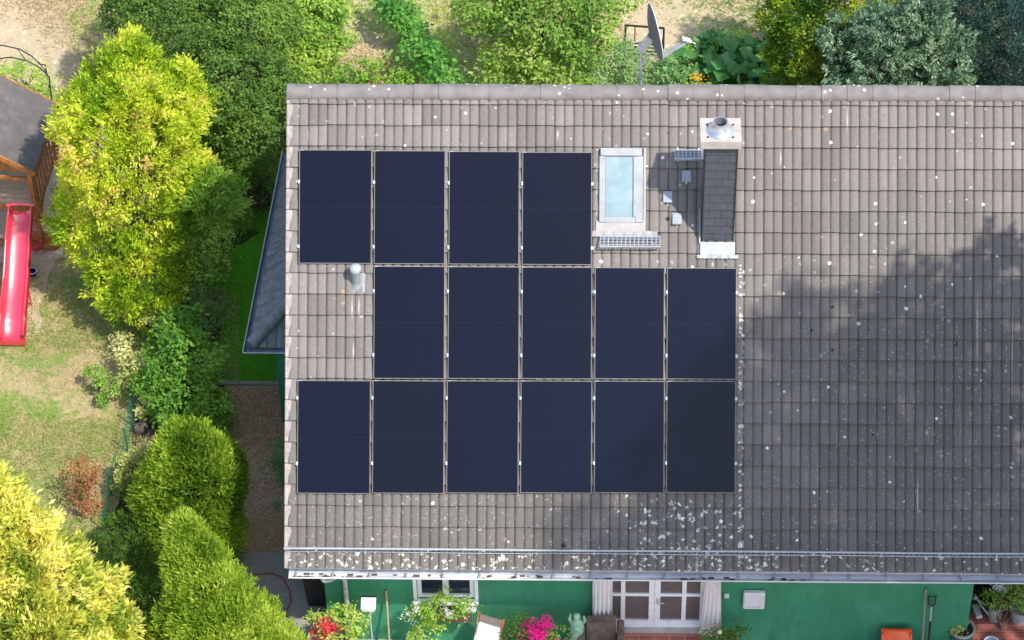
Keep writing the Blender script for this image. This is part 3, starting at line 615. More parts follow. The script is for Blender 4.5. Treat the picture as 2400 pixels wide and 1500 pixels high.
poly = [(w0[0], w0[1]), (w1[0], w1[1]), (XW0+.0, w1[1]), (XW0+.0, w0[1])]
mb.prism(poly, 0, 2.42); build('wall', mb, GREEN, wing)
# ------------------------------------------------------------------ roof furniture (things of their own)
def colx(c, row_px): return row_px[c]
cols_px = [[(701, 871), (877, 1043), (1052, 1217), (1224, 1387)],
           [None, (876, 1042), (1050, 1217), (1223, 1387), (1394, 1557), (1563, 1726)],
           [(697, 868), (873, 1041), (1047, 1215), (1220, 1387), (1393, 1557), (1562, 1724)]]
ys = [((350, 617), (357, 621)), ((622, 887), (628, 889)), ((891, 1157), (893, 1155))]   # (top,bottom) at x~700 and at the right end
xr_end = [1387, 1726, 1724]
def pv_mat(k, base):
    m, n, l, b = nmat('solar cell glass %d' % k); tc = n.new('ShaderNodeTexCoord'); sp = n.new('ShaderNodeSeparateXYZ'); l.new(tc.outputs['Object'], sp.inputs[0])
    fx = math_(n, l, 'ABSOLUTE', math_(n, l, 'SUBTRACT', math_(n, l, 'FRACT', math_(n, l, 'MULTIPLY', sp.outputs[0], 1/.182)), .5))
    fy = math_(n, l, 'ABSOLUTE', math_(n, l, 'SUBTRACT', math_(n, l, 'FRACT', math_(n, l, 'MULTIPLY', sp.outputs[1], 1/.091)), .5))
    g = math_(n, l, 'MAXIMUM', math_(n, l, 'GREATER_THAN', fx, .488), math_(n, l, 'GREATER_THAN', fy, .478))
    mid = math_(n, l, 'LESS_THAN', math_(n, l, 'ABSOLUTE', sp.outputs[1]), .006)
    q = n.new('ShaderNodeTexNoise'); q.inputs['Scale'].default_value = 1.1; q.inputs['Detail'].default_value = 5; oi = n.new('ShaderNodeObjectInfo')
    va = n.new('ShaderNodeVectorMath'); l.new(tc.outputs['Object'], va.inputs[0]); l.new(oi.outputs['Location'], va.inputs[1]); l.new(va.outputs[0], q.inputs[0])
    c = mixc(n, l, q.outputs[0], tuple(x*.9 for x in base), tuple(x*1.12 for x in base))
    c = mixc(n, l, math_(n, l, 'MULTIPLY', g, .05), c, (.05, .055, .075)); c = mixc(n, l, math_(n, l, 'MULTIPLY', mid, .06), c, (.07, .075, .10))
    l.new(c, b.inputs['Base Color']); b.inputs['Roughness'].default_value = .2; b.inputs['IOR'].default_value = 1.38
    return m
PVM = [pv_mat(0, (.0020, .0030, .0125)), pv_mat(1, (.0018, .0040, .0150)), pv_mat(2, (.0022, .0036, .0110))]  # per-panel tints put varying sky reflections into the cell colour
rown = ['top', 'middle', 'bottom']; ordn = ['first', 'second', 'third', 'fourth', 'fifth', 'sixth']
pick = {(1, 4): 1, (1, 5): 1, (2, 3): 1, (2, 4): 1, (2, 5): 2, (2, 1): 2}
clampfr = [(.28, .85), (.22, .79), (.155, .735)]
for r in range(3):
    k = 0; valid = [c for c, q in enumerate(cols_px[r]) if q]
    railv = [None, None]
    for c in valid:
        xa, xb = cols_px[r][c]; t0 = (xa-700)/(xr_end[r]-700); xm = (xa+xb)/2; tm = (xm-700)/(xr_end[r]-700)
        yt = ys[r][0][0]*(1-tm)+ys[r][1][0]*tm; yb_ = ys[r][0][1]*(1-tm)+ys[r][1][1]*tm
        u0, v1 = HR(xa, yt, 0); _, v0 = HR(xm, yb_, 0); u1, _ = HR(xb, (yt+yb_)/2, 0); u0, _ = HR(xa, (yt+yb_)/2, 0)
        um, vm = (u0+u1)/2, (v0+v1)/2; hw, hh_ = (u1-u0)/2, (v1-v0)/2
        Mx = RM @ Matrix.Translation((um, vm, 0)); k += 1
        if r == 0: pos = ['at the left end of the top row, above the vent pipe', 'second from left in the top row', 'third from left in the top row', 'at the right end of the top row, beside the skylight'][k-1]
        elif r == 1: pos = ['at the left end of the middle row, right of the vent pipe', 'second from left in the middle row', 'third from left in the middle row', 'fourth from left in the middle row, below the skylight', 'at the right end of the middle row, below the chimney'][k-1]
        else: pos = ['at the left end of the bottom row, by the gable edge', 'second from left in the bottom row', 'third from left in the bottom row', 'fourth from left in the bottom row', 'fifth from left in the bottom row', 'at the right end of the bottom row'][k-1]
        pn = thing('solar_panel', None, 'black solar panel ' + pos, 'solar panel', 'solar panels on the tiled roof', M=Mx)
        mb = MB(); mb.box((-hw+.009, -hh_+.009, -.012), (hw-.009, hh_-.009, -.001)); build('glass', mb, PVM[pick.get((r, c), 0)], pn, M=Mx, local=True)
        mb = MB(); e = .009
        mb.box((-hw, -hh_, -.035), (-hw+e, hh_, 0.002)); mb.box((hw-e, -hh_, -.035), (hw, hh_, 0.002)); mb.box((-hw+e, -hh_, -.035), (hw-e, -hh_+e, 0.002)); mb.box((-hw+e, hh_-e, -.035), (hw-e, hh_, 0.002))
        build('frame', mb, FRAME, pn, M=Mx, local=True)
        for fi, fr_ in enumerate(clampfr[r]):
            cvv = hh_-2*hh_*fr_; mb = MB()
            mb.box((-hw-.022, cvv-.028, -.03), (-hw+.012, cvv+.028, .006), c=.004); mb.lathe((-hw-.008, cvv, .006), [(.009, 0), (.009, .007), (0, .008)], 8)
            build('clamp', mb, GALV, pn, M=Mx, local=True)
            if c == valid[-1]:
                mb = MB(); mb.box((hw-.012, cvv-.028, -.03), (hw+.024, cvv+.028, .006), c=.004); build('clamp', mb, GALV, pn, M=Mx, local=True)
            railv[fi] = (railv[fi] or []) + [(um, vm+cvv, u0, u1)]
        mb = MB(); mb.box((-hw+.012, hh_-.006, .002), (-hw+.07, hh_-.001, .0035)); build('sticker', mb, WHITE, pn, M=Mx, local=True)
    for fi in range(2):
        q = railv[fi]; a = RW(q[0][2]-.05, q[0][1], -.055); b_ = RW(q[-1][3]+.045, q[-1][1], -.055)
        mb = MB(); mb.beam(a, b_, .04, .035, up=N)
        rl = thing('mounting_rail', a, '%s aluminium rail under the %s row of solar panels' % (['upper', 'lower'][fi], rown[r]), 'rail', 'aluminium rails under the solar panels')
        build('rail', mb, GALV, rl)
        x_ = q[0][2]+.0
        while x_ < q[-1][3]:
            mb = MB(); mb.box((x_-.02, q[0][1]-.06, TB+.02), (x_+.02, q[0][1]+.02, -.075), M=RM); build('roof_hook', mb, GALV, rl); x_ += 1.6
# snow guard
g0 = HR(668, 1296)[0]; gv = HR(1500, 1298)[1]
sg = thing('snow_guard', RW((g0+XR1)/2, gv, TB), 'long low galvanised snow guard rail running along the eave of the tiled roof', 'snow guard')
lo = lambda u_: RW(u_, gv+.0+.004*math.sin(u_*1.7), TB+.07); hi = lambda u_: RW(u_, gv+.062+.003*math.sin(u_*1.1), TB+.20)
nS = 40
mb = MB(); mb.tube([hi(g0+(XR1-g0)*i/nS) for i in range(nS+1)], 0.017, 8); build('top_rail', mb, LEAD, sg, smooth=50)
mb = MB(); mb.tube([lo(g0+.03+(XR1-g0)*i/nS) for i in range(nS+1)], .007, 8); build('bottom_rail', mb, GALV, sg, smooth=50)
mb = MB(); x = g0+.1
while x < XR1: mb.tube([lo(x), hi(x)], .004, 5, cap=False); x += .085
tag(build('bar', mb, GALV, sg), 'close set thin upright bars', kind='stuff')
x = g0+.37
while x < XR1:
    mb = MB(); mb.box((x-.015, gv-.02, TB+.03), (x+.015, gv+.03, TB+.055), M=RM); mb.beam(RW(x, gv, TB+.05), hi(x), .03, .006); build('bracket', mb, GALV, sg); x += .9
# walkway grates
def grate(px0, px1, py0, py1, label, rows_=4, cols_=14):
    u0, v1 = HR(px0, py0, 0.06); u1, v0 = HR(px1, py1, .06); uc, vc_ = (u0+u1)/2, (v0+v1)/2
    g = thing('roof_grate', RW(uc, vc_, TB), label, 'walkway grate', 'galvanised tread grates on the roof')
    # tread is level in the world: tilt about the u axis
    W_ = u1-u0; D = .25; P0_ = RW(uc, vc_-.0, .06)
    T = Matrix.Translation(Vector(P0_)) @ Matrix.Rotation(math.radians(12), 4, 'X')
    D = (v1-v0)/(math.cos(PHI-math.radians(12)))
    mb = MB(); mb.box((-W_/2, -D/2, -.03), (W_/2, -D/2+.02, .012), M=T); mb.box((-W_/2, D/2-.02, -.03), (W_/2, D/2, .012), M=T); mb.box((-W_/2, -D/2+.02, -.03), (-W_/2+.012, D/2-.02, .008), M=T); mb.box((W_/2-.012, -D/2+.02, -.03), (W_/2, D/2-.02, .008), M=T); build('rim', mb, GALV, g)
    mb = MB()
    for i in range(1, cols_): x_ = -W_/2+W_*i/cols_; mb.box((x_-.006, -D/2+.02, -.02), (x_+.006, D/2-.02, .004), M=T)
    for i in range(1, rows_): y_ = -D/2+D*i/rows_; mb.box((-W_/2+.012, y_-.005, -.02), (W_/2-.012, y_+.005, .0), M=T)
    build('lattice', mb, GALV, g)
    for x_ in (uc-W_*.38, uc+W_*.38):
        mb = MB(); mb.beam(RW(x_, vc_+.12, TB+.045), RW(x_, vc_-.10, TB+.045), .03, .008, up=N); mb.beam(RW(x_, vc_-.08, TB+.045), RW(x_, vc_-.02, .04), .025, .008); build('bracket', mb, GALV, g)
grate(1406, 1548, 553, 580, 'long galvanised tread grate just below the skylight')
grate(1581, 1646, 351, 374, 'short galvanised tread grate in shade left of the chimney top', 4, 7)
for px, py, lb in ((1609, 413, 'small square roof step in shade, uppermost of the three near the chimney'), (1565, 462, 'small square roof step left of the other two, nearest the skylight'), (1587, 513, 'small square roof step lowest of the three, near the chimney foot')):
    u_, v_ = HR(px, py, .02); base = RW(u_, v_, TB); T = Matrix.Translation(Vector(RW(u_, v_, .0))) @ Matrix.Rotation(math.radians(18), 4, 'X')
    s_ = thing('roof_step', base, lb, 'roof step', 'small galvanised roof steps left of the chimney')
    mb = MB(); mb.box((-.072, -.095, -.01), (.072, .095, .004), M=T, c=.004); mb.box((-.072, -.095, .004), (.072, -.085, .02), M=T); mb.box((-.05, -.045, .004), (.05, -.037, .012), M=T); mb.box((-.072, .085, .004), (.072, .095, .016), M=T); build('tread', mb, LEAD, s_)
    mb = MB(); mb.beam(RW(u_, v_+.1, TB+.05), RW(u_, v_-.13, TB+.05), .03, .008, up=N); mb.beam(RW(u_, v_-.12, TB+.05), RW(u_, v_-.05, .0), .025, .008); build('bracket', mb, GALV, s_)
# satellite dish and mast behind the ridge
mby = RIDGE[1]+.25; mt = HY(1503, 103, mby); mbz = RIDGE[2]-.25
dish = thing('satellite_dish', (mt[0], mby, mbz), 'grey satellite dish seen from its side on a mast behind the ridge', 'satellite dish')
mb = MB(); mb.tube([(mt[0], mby, mbz-.3), (mt[0], mby, mt[2]+.03)], .026, 12); mb.tube([(mt[0]+.01, mby, mt[2]-.42), (mt[0]+.16, mby+.02, mt[2]-.25)], .013, 8); mb.tube([(mt[0], mby, mt[2]-.42), (mt[0]+.03, mby, mt[2]-.4)], .03, 8); build('mast', mb, GALV, dish, smooth=50)
view = CAM-mt; view /= np.linalg.norm(view)
a_ = np.array([-.20, .42, .88]); a_ /= np.linalg.norm(a_); n_ = np.array([1., 0, 0]); n_ -= (n_@a_)*a_; n_ /= np.linalg.norm(n_)
b_ = np.cross(a_, n_)
best = min(np.linspace(-1, 1, 401), key=lambda t: abs((n_*math.cos(t)+b_*math.sin(t))@view+.11)); n_ = n_*math.cos(best)+b_*math.sin(best); b_ = np.cross(a_, n_)
dc = HY(1537, 76, mby); RA, RB = .46, .43
mb = MB(); vs = []; fs = []; nr_, ns = 8, 36
for s2 in (0, 1):
    for i in range(nr_+1):
        q = i/nr_
        for k in range(ns):
            th = 2*math.pi*k/ns; dep = .085*(1-q*q); vs.append(dc + a_*RA*q*math.cos(th)+b_*RB*q*math.sin(th) - n_*(dep+(.012 if s2 == 0 else 0)))
o2 = (nr_+1)*ns
for i in range(nr_):
    for k in range(ns):
        q = (i*ns+k, i*ns+(k+1) % ns, (i+1)*ns+(k+1) % ns, (i+1)*ns+k); fs.append(q); fs.append(tuple(o2+z for z in reversed(q)))
for k in range(ns): fs.append((nr_*ns+k, nr_*ns+(k+1) % ns, o2+nr_*ns+(k+1) % ns, o2+nr_*ns+k))
mb.add(vs, fs); DG = surf('dish grey', [(.095, .10, .12), (.13, .135, .155)], 3, .5, .03); build('reflector', mb, DG, dish, smooth=60)
mb = MB(); mb.tube([dc + a_*RA*math.cos(2*math.pi*k/40)+b_*RB*math.sin(2*math.pi*k/40) for k in range(41)], .008, 6, cap=False); build('rim', mb, surf('dish rim', [(.5, .5, .52), (.6, .6, .62)], 4, .4, 0), dish, smooth=60)
mb = MB(); mb.beam(dc-n_*.08-a_*.05, (mt[0]+.03, mby, mt[2]-.06), .10, .13); mb.box((mt[0]-.05, mby-.05, mt[2]-.12), (mt[0]+.08, mby+.05, mt[2]+.0)); build('mount', mb, GALV, dish)
lt = HY(1608, 98, mby-.05); lb = dc-a_*RA*.9
mb = MB(); mb.beam(lb, lt, .05, .035); mb.beam(lb+a_*.1, lt+a_*.02, .012, .012); build('arm', mb, LEAD, dish)
mb = MB(); dl = dc-lt; dl /= np.linalg.norm(dl)
for o_ in (-.05, .05): mb.tube([lt+b_*o_-dl*.08+a_*.04, lt+b_*o_+dl*.02+a_*.04, lt+b_*o_+dl*.05+a_*.04], [.026, .026, .038], 12)
mb.tube([lt+a_*.03, lt-dl*.16+a_*.02], .008, 6); build('receiver', mb, WHITE, dish, smooth=50)
# ------------------------------------------------------------------ play tower and slide
ez = 2.05; E1 = HZ(80, 405, ez); E2 = HZ(134, 243, ez); dT = E2-E1; LT = np.linalg.norm(dT); dT /= LT; pT = np.array([-dT[1], dT[0], 0]); WT = 1.0
tow = thing('play_tower', (E1+E2)/2+pT*WT-np.array([0, 0, ez]), 'wooden play tower with a dark felt gable roof at the left edge', 'play tower')
rz = ez+.62
def TP(a, b_, z): return np.array([E1[0], E1[1], 0])+dT*a+pT*b_+np.array([0, 0, z])
def slabq(mb, p, t):
    p = [np.array(q) for q in p]; n_ = np.cross(p[1]-p[0], p[3]-p[0]); n_ /= np.linalg.norm(n_)
    if n_[2] < 0: n_ = -n_
    mb.hexa([q-n_*t for q in p]+p)
mb = MB(); slabq(mb, [TP(0, 0, ez), TP(LT, 0, ez), TP(LT, WT, rz), TP(0, WT, rz)], .018)
for a_ in (.36, .72): slabq(mb, [TP(.01, a_*WT, ez+.62*a_+.006), TP(LT-.01, a_*WT, ez+.62*a_+.006), TP(LT-.01, (a_+.02)*WT, ez+.62*(a_+.02)+.006), TP(.01, (a_+.02)*WT, ez+.62*(a_+.02)+.006)], .005)
build('roof_panel', mb, FELT, tow)
mb = MB(); slabq(mb, [TP(0, WT+.002, rz), TP(LT, WT+.002, rz), TP(LT, 2*WT, ez), TP(0, 2*WT, ez)], .018); build('roof_panel', mb, FELT, tow)
for a in (-.014, LT-.016):
    mb = MB(); mb.beam(TP(a+.015, 0, ez-.045), TP(a+.015, WT, rz-.045), .03, .10); mb.beam(TP(a+.015, WT, rz-.045), TP(a+.015, 2*WT, ez-.045), .03, .10); build('bargeboard', mb, WOOD, tow)
pw = .085; inb = .14; ina = .12
for a in (ina, LT-ina):
    for b_ in (inb, 2*WT-inb):
        mb = MB(); mb.beam(TP(a, b_, 0), TP(a, b_, ez+.02), pw, pw, up=dT); build('post', mb, WOOD, tow)
mb = MB(); mb.hexa([TP(ina, inb+.1, ez-.12), TP(ina, 2*WT-inb-.1, ez-.12), TP(ina+.02, 2*WT-inb-.1, ez-.12), TP(ina+.02, inb+.1, ez-.12), TP(ina, WT-.25, rz-.2), TP(ina, WT+.25, rz-.2), TP(ina+.02, WT+.25, rz-.2), TP(ina+.02, WT-.25, rz-.2)])
build('gable_board', mb, WOOD, tow)
pz = 1.12
mb = MB()
for i in range(12): a = ina+(LT-2*ina)*i/12; mb.hexa([TP(a, inb, pz-.03), TP(a+.10, inb, pz-.03), TP(a+.10, 2*WT-inb, pz-.03), TP(a, 2*WT-inb, pz-.03), TP(a, inb, pz), TP(a+.10, inb, pz), TP(a+.10, 2*WT-inb, pz), TP(a, 2*WT-inb, pz)])
build('deck', mb, WOODLT, tow)
mb = MB(); mb.beam(TP(ina, inb, 1.75), TP(ina, 2*WT-inb, 1.75), .035, .09); build('rail', mb, WOOD, tow)
mb = MB(); mb.beam(TP(ina-.05, inb, pz-.08), TP(ina-.05, 2*WT-inb, pz-.08), .04, .12); mb.beam(TP(ina-.05, inb-.05, pz-.081), TP(LT-ina, inb-.05, pz-.081), .04, .12); build('beam', mb, WOOD, tow)
mb = MB(); mb.beam(TP(ina, inb-.04, 1.7), TP(LT-ina, inb-.04, 1.7), .035, .08)
for i in range(9): a = ina+.12+(LT-2*ina-.2)*i/8; mb.beam(TP(a, inb-.045, pz), TP(a, inb-.045, 1.72), .022, .07, up=dT)
build('side_railing', mb, WOOD, tow)
mb = MB(); slabq(mb, [TP(.45, inb-.03, 1.62), TP(LT-.1, inb-.03, 1.62), TP(LT-.1, inb-.032, 2.0), TP(.45, inb-.032, 2.0)], .01); build('side_board', mb, WOOD, tow)
mb = MB(); mb.beam(TP(ina-.05, 2*WT, .09), TP(ina-.05, -.12, .09), .10, .10); mb.beam(TP(ina, -.02, .07), TP(LT, -.02, .07), .10, .10); build('ground_beam', mb, WOOD, tow)
mb = MB(); mb.beam(TP(ina, .6, 1.05), TP(ina, inb, .55), .04, .07); mb.beam(TP(.75, inb, 1.0), TP(ina, inb, .45), .04, .07); build('brace', mb, WOOD, tow)
q = HZ(112, 520, .35); bx_ = thing('sandbox_crate', (q[0], q[1], 0), 'orange brown wooden crate beneath the play tower', 'crate')
mb = MB(); T = Matrix.Translation((q[0], q[1], 0)) @ Matrix.Rotation(math.radians(-15), 4, 'Z')
for i in range(3): mb.box((-.28, -.32, .03+i*.115), (.28, -.30, .135+i*.115), M=T); mb.box((-.28, .30, .03+i*.115), (.28, .32, .135+i*.115), M=T); mb.box((-.30, -.32, .03+i*.115), (-.281, .32, .135+i*.115), M=T); mb.box((.281, -.32, .03+i*.115), (.30, .32, .135+i*.115), M=T)
build('slat_side', mb, WOOD, bx_); mb = MB(); mb.box((-.29, -.31, .38), (.29, .31, .40), M=T); build('lid', mb, WOODLT, bx_)
RED = surf('red slide plastic', [(.62, .008, .035), (.70, .012, .05), (.76, .02, .07)], 2, .42, .02, spec=1., coat=1.)
RED.node_tree.nodes['Principled BSDF'].inputs['Coat IOR'].default_value = 1.9
RED.node_tree.nodes['Principled BSDF'].inputs['Coat Roughness'].default_value = .33
s0 = HZ(50, 497, 1.20); s1 = HZ(27, 800, .13); dS = s1-s0; LS = np.hypot(dS[0], dS[1]); dS = np.array([dS[0], dS[1], 0])/LS; sd = np.array([-dS[1], dS[0], 0])
print('SLOPE', math.degrees(math.atan(1.07/LS)), dS)
slide = thing('slide', (s1[0], s1[1], 0), 'red plastic slide running down from the wooden play tower', 'slide')
def sz(t):   # gently waved chute
    zz = 1.20*(1-t)+.14*t; zz += .05*math.sin(t*math.pi*2.3+.4)*math.sin(math.pi*min(1, t*1.05)); 
    if t < .06: zz = 1.2-.3*t
    if t > .86: zz = max(.14, .14+(zz-.14)*(1-(t-.86)/.14)*.9)
    return zz
prof = [(-.235, .0), (-.235, .15), (-.215, .165), (-.19, .15), (-.165, .055), (-.10, .022), (0, 0), (.10, .022), (.165, .055), (.19, .15), (.215, .165), (.235, .15), (.235, .0)]
mb = MB(); ns = 48; np_ = len(prof)
wf = lambda t: 1+.06*t
vs = [s0*np.array([1, 1, 0])+dS*LS*(i/ns)+sd*p[0]*wf(i/ns)+np.array([0, 0, sz(i/ns)+p[1]-(.0)]) for i in range(ns+1) for p in prof]
fs = [(i*np_+k, i*np_+k+1, (i+1)*np_+k+1, (i+1)*np_+k) for i in range(ns) for k in range(np_-1)]
vs2 = [np.array(q)-np.array([0, 0, .03]) if 3 <= (j % np_) <= 9 else np.array(q) for j, q in enumerate(vs)]
mb.add(vs, [tuple(reversed(z)) for z in fs]); b0_ = len(mb.v); mb.add(vs2, fs); build('chute', mb, RED, slide, smooth=60)
mb = MB(); tt = s0*np.array([1, 1, 0])-dS*.03; mb.tube([tt+sd*q_+np.array([0, 0, 1.2+.15+.03*math.cos(q_*6.5)]) for q_ in np.linspace(-.25, .25, 11)], .032, 10); ee = s0*np.array([1, 1, 0])+dS*LS
build('top_bar', mb, RED, slide, smooth=50); mb = MB(); mb.beam(ee+sd*-.255+np.array([0, 0, .12]), ee+sd*.255+np.array([0, 0, .12]), .07, .12); build('end_lip', mb, RED, slide); mb = MB(); mb.tube([ee-dS*.05+sd*q_+np.array([0, 0, .17+.02*q_*q_]) for q_ in np.linspace(-.2, .2, 5)], .012, 8); build('end_ridge', mb, RED, slide, smooth=50)
mb = MB(); mm = s0*np.array([1, 1, 0])+dS*LS*.55; mb.tube([mm+sd*.2, mm+sd*.2+np.array([0, 0, sz(.55)])], .02, 8); mb.tube([mm-sd*.2, mm-sd*.2+np.array([0, 0, sz(.55)])], .02, 8); build('leg', mb, RED, slide)
q = HZ(76, 636, .12); bk = thing('bucket', (q[0], q[1], 0), 'small dark blue bucket with a pale rim beside the slide', 'bucket')
mb = MB(); mb.lathe((q[0], q[1], 0), [(0, .0), (.055, 0), (.078, .13), (.070, .13), (.05, .02), (0, .02)], 20); build('body', mb, flat('navy plastic', (.015, .025, .10), .4), bk, smooth=50)
mb = MB(); mb.lathe((q[0], q[1], .127), [(.072, 0), (.088, 0), (.088, .012), (.070, .012)], 20); build('rim', mb, flat('pale plastic', (.6, .65, .75), .4), bk, smooth=50)
q = HZ(88, 582, .12); ty = thing('toy_scooter', (q[0], q[1], 0), 'little red toy vehicle on the ground right of the slide', 'toy')
mb = MB(); mb.beam(q+np.array([-.12, 0, 0]), q+np.array([.07, .06, .02]), .07, .05); mb.beam(q+np.array([.05, .05, 0]), q+np.array([.06, .06, .16]), .03); mb.beam(q+np.array([0, .10, .16]), q+np.array([.12, .02, .16]), .025); build('body', mb, RED, ty)
for o_ in (-.09, .05):
    mb = MB(); mb.lathe((q[0]+o_, q[1]-.05, .055), [(0, 0), (.05, 0), (.05, .03), (0, .03)], 14, axis=(0, 1, 0)); build('wheel', mb, flat('pink wheel', (.6, .25, .25), .5), ty)
# trellis arch top left
ga = thing('garden_arch', HZ(60, 240, 0), 'thin black metal garden arch behind the play tower', 'garden arch')
for off in (0, 1):
    pc = [HZ(x_-20*off, y_-28*off, 1.9-abs(x_-20)*.004) for x_, y_ in ((-60, 175), (-20, 140), (25, 134), (65, 143), (95, 160), (115, 180))]
    pe = HZ(138-15*off, 330-80*off, 0); pc += [np.array([pe[0], pe[1], 1.1]), pe]
    mb = MB(); mb.tube(pc, .013, 6); build('hoop', mb, BLACKIRON, ga, smooth=50)
for x_, y_ in ((0, 137), (60, 141), (110, 172)):
    a = HZ(x_, y_, 1.86); b_ = HZ(x_-20, y_-28, 1.86); mb = MB(); mb.tube([a, b_], .009, 6); build('crossbar', mb, BLACKIRON, ga)
# garden bench (black metal) behind the dish
bz = .85; q0 = HZ(1466, 59, bz); q1 = HZ(1556, 66, bz); bench = thing('garden_bench', ((q0[0]+q1[0])/2, q0[1]-.2, 0), 'black metal garden bench on straw coloured ground behind the dish', 'bench')
dx_ = q1-q0; dx_[2] = 0; bl = np.linalg.norm(dx_); dx_ /= bl; dy_ = np.array([dx_[1], -dx_[0], 0])
BP = lambda a, b_, z: np.array([q0[0], q0[1], 0])+dx_*a+dy_*b_+np.array([0, 0, z])
mb = MB(); mb.tube([BP(0, 0, bz), BP(bl, 0, bz)], .022, 8)
for i in range(2): mb.beam(BP(bl*(i+.5)/2, 0, bz), BP(bl*(i+.5)/2, .04, .48), .02, .02)
build('backrest', mb, BLACKIRON, bench)
mb = MB(); 
for i in range(4): mb.beam(BP(0, .06+.1*i, .45), BP(bl, .06+.1*i, .45), .03, .02)
build('seat', mb, BLACKIRON, bench)
for a in (0, bl):
    mb = MB(); mb.tube([BP(a, 0, 0), BP(a, 0, bz)], .02, 8); mb.tube([BP(a, .42, 0), BP(a, .42, .62), BP(a, 0, .68)], .02, 8); build('side_frame', mb, BLACKIRON, bench)
q = HZ(1770, 86, .2); pl = thing('planter_box', (q[0], q[1], 0), 'small terracotta coloured planter box by the top right shrubs', 'planter')
mb = MB(); mb.box((q[0]-.16, q[1]-.1, .02), (q[0]+.16, q[1]+.1, .2), c=.01); build('box', mb, flat('terracotta', (.42, .22, .15), .8), pl)
for s_ in (-.18, .18): mb = MB(); mb.beam((q[0]+s_, q[1], 0), (q[0]+s_, q[1], .32), .03); build('stake', mb, BLACKIRON, pl)
# ------------------------------------------------------------------ things along the green wall
q = HZ(742, 1430, 0); bx0 = HY(712, 1400, q[1]+.0)[0]; bx1 = XW0-.03
bn = thing('wheelie_bin', ((bx0+bx1)/2, q[1]+.3, 0), 'black wheeled bin in shade at the left corner of the house', 'bin')
mb = MB(); mb.hexa([(bx0+.05, q[1]+.05, .05), (bx1-.04, q[1]+.05, .05), (bx1-.04, q[1]+.5, .05), (bx0+.05, q[1]+.5, .05), (bx0, q[1], 1.0), (bx1, q[1], 1.0), (bx1, q[1]+.58, 1.0), (bx0, q[1]+.58, 1.0)]); build('body', mb, BLACKM, bn)
mb = MB(); mb.box((bx0-.01, q[1]-.03, 1.002), (bx1+.01, q[1]+.6, 1.05), c=.015); build('lid', mb, BLACKM, bn)
for s_ in (bx0+.03, bx1-.09): mb = MB(); mb.lathe((s_, q[1]+.5, .1), [(0, 0), (.1, 0), (.1, .05), (0, .05)], 16, axis=(1, 0, 0)); build('wheel', mb, BLACKM, bn)
hp = [HZ(x_, y_, .04) for x_, y_ in ((560, 1360), (600, 1346), (640, 1343), (664, 1356), (680, 1385), (682, 1410), (672, 1430), (668, 1470), (690, 1520))]
mb = MB(); mb.tube(hp, .011, 8); tag(build('garden_hose', mb, flat('red rubber', (.32, .03, .035), .5), loc=hp[0], smooth=50), 'thin red garden hose curving over the grey paving', 'hose')
# lantern on a pole
py_ = -.35; a = HY(846, 1405, py_); b_ = HY(881, 1405, py_); t0 = HY(863, 1404, py_)
ln = thing('garden_lamp', (t0[0], py_, 0), 'square white lamp head on a thin dark pole before the green wall', 'lamp'); w_ = (b_[0]-a[0])/2; zz = HY(863, 1432, py_-.1)[2]
mb = MB(); mb.hexa([(t0[0]-w_*.8, py_-.10, zz-.02), (t0[0]+w_*.8, py_-.10, zz-.02), (t0[0]+w_*.8, py_+.06, zz), (t0[0]-w_*.8, py_+.06, zz), (t0[0]-w_, py_-.11, zz+.06), (t0[0]+w_, py_-.11, zz+.06), (t0[0]+w_, py_+.08, zz+.12), (t0[0]-w_, py_+.08, zz+.12)]); build('lamp_shade', mb, WHITE, ln)
mb = MB(); mb.box((t0[0]-w_-.005, py_+.082, zz+.02), (t0[0]+w_+.005, py_+.11, zz+.13)); build('back_cap', mb, BLACKM, ln)
mb = MB(); mb.tube([(t0[0]+.02, py_, 0), (t0[0]+.0, py_, zz)], .014, 8); mb.lathe((t0[0]+.02, py_, .0), [(.12, .02), (.12, .035), (.02, .05)], 16); build('pole', mb, GALV, ln)
def stick(name, pa, pb, r, mat, label, cat, group=None, parent=None):
    mb = MB(); mb.tube([pb, pa], r, 10); return tag(build(name, mb, mat, loc=(pb[0], pb[1], pb[2]), smooth=50), label, cat, group)
a = HY(905, 1384, -.03); b_ = np.array([HY(912, 1500, -.3)[0], -.3, .03]); 
br = thing('broom', b_, 'pale wooden broom leaning on the green wall left of the window', 'broom'); mb = MB(); mb.tube([b_+np.array([0, 0, .05]), a], .0165, 10); build('handle', mb, STICK, br, smooth=50); mb = MB(); mb.box((b_[0]-.2, b_[1]-.04, .07), (b_[0]+.2, b_[1]+.03, .11)); mb.box((b_[0]-.2, b_[1]-.03, .0), (b_[0]+.2, b_[1]+.02, .069)); build('head', mb, WOOD, br)
a = HY(2170, 1379, -.03); b_ = np.array([HY(2166, 1500, -.4)[0], -.4, .03])
rk = thing('rake', b_, 'tall wooden handled rake leaning on the wall beside the spade', 'rake'); mb = MB(); mb.tube([b_, a], .017, 10); build('handle', mb, surf('weathered handle', [(.22, .17, .11), (.32, .25, .17)], 12, .8), rk, smooth=50)
mb = MB(); mb.beam(b_+np.array([-.18, 0, 0]), b_+np.array([.18, 0, 0]), .03)
for i in range(9): mb.beam(b_+np.array([-.17+.0425*i, 0, 0]), b_+np.array([-.17+.0425*i, -.06, -.02]), .006)
build('head', mb, ZINC, rk)
a = HY(2185, 1398, -.05); b_ = np.array([HY(2179, 1500, -.3)[0], -.3, .05]); c_ = a*.78+b_*.22; d_ = a*.6+b_*.4
spd = thing('spade', b_, 'spade with a black D handle leaning on the green wall', 'spade')
mb = MB(); mb.tube([d_, c_+(a-c_)*.3], .013, 8); build('shaft', mb, ZINC, spd); mb = MB(); mb.tube([b_+np.array([0, 0, .12]), d_], .017, 8); build('grip_sleeve', mb, BLACKM, spd)
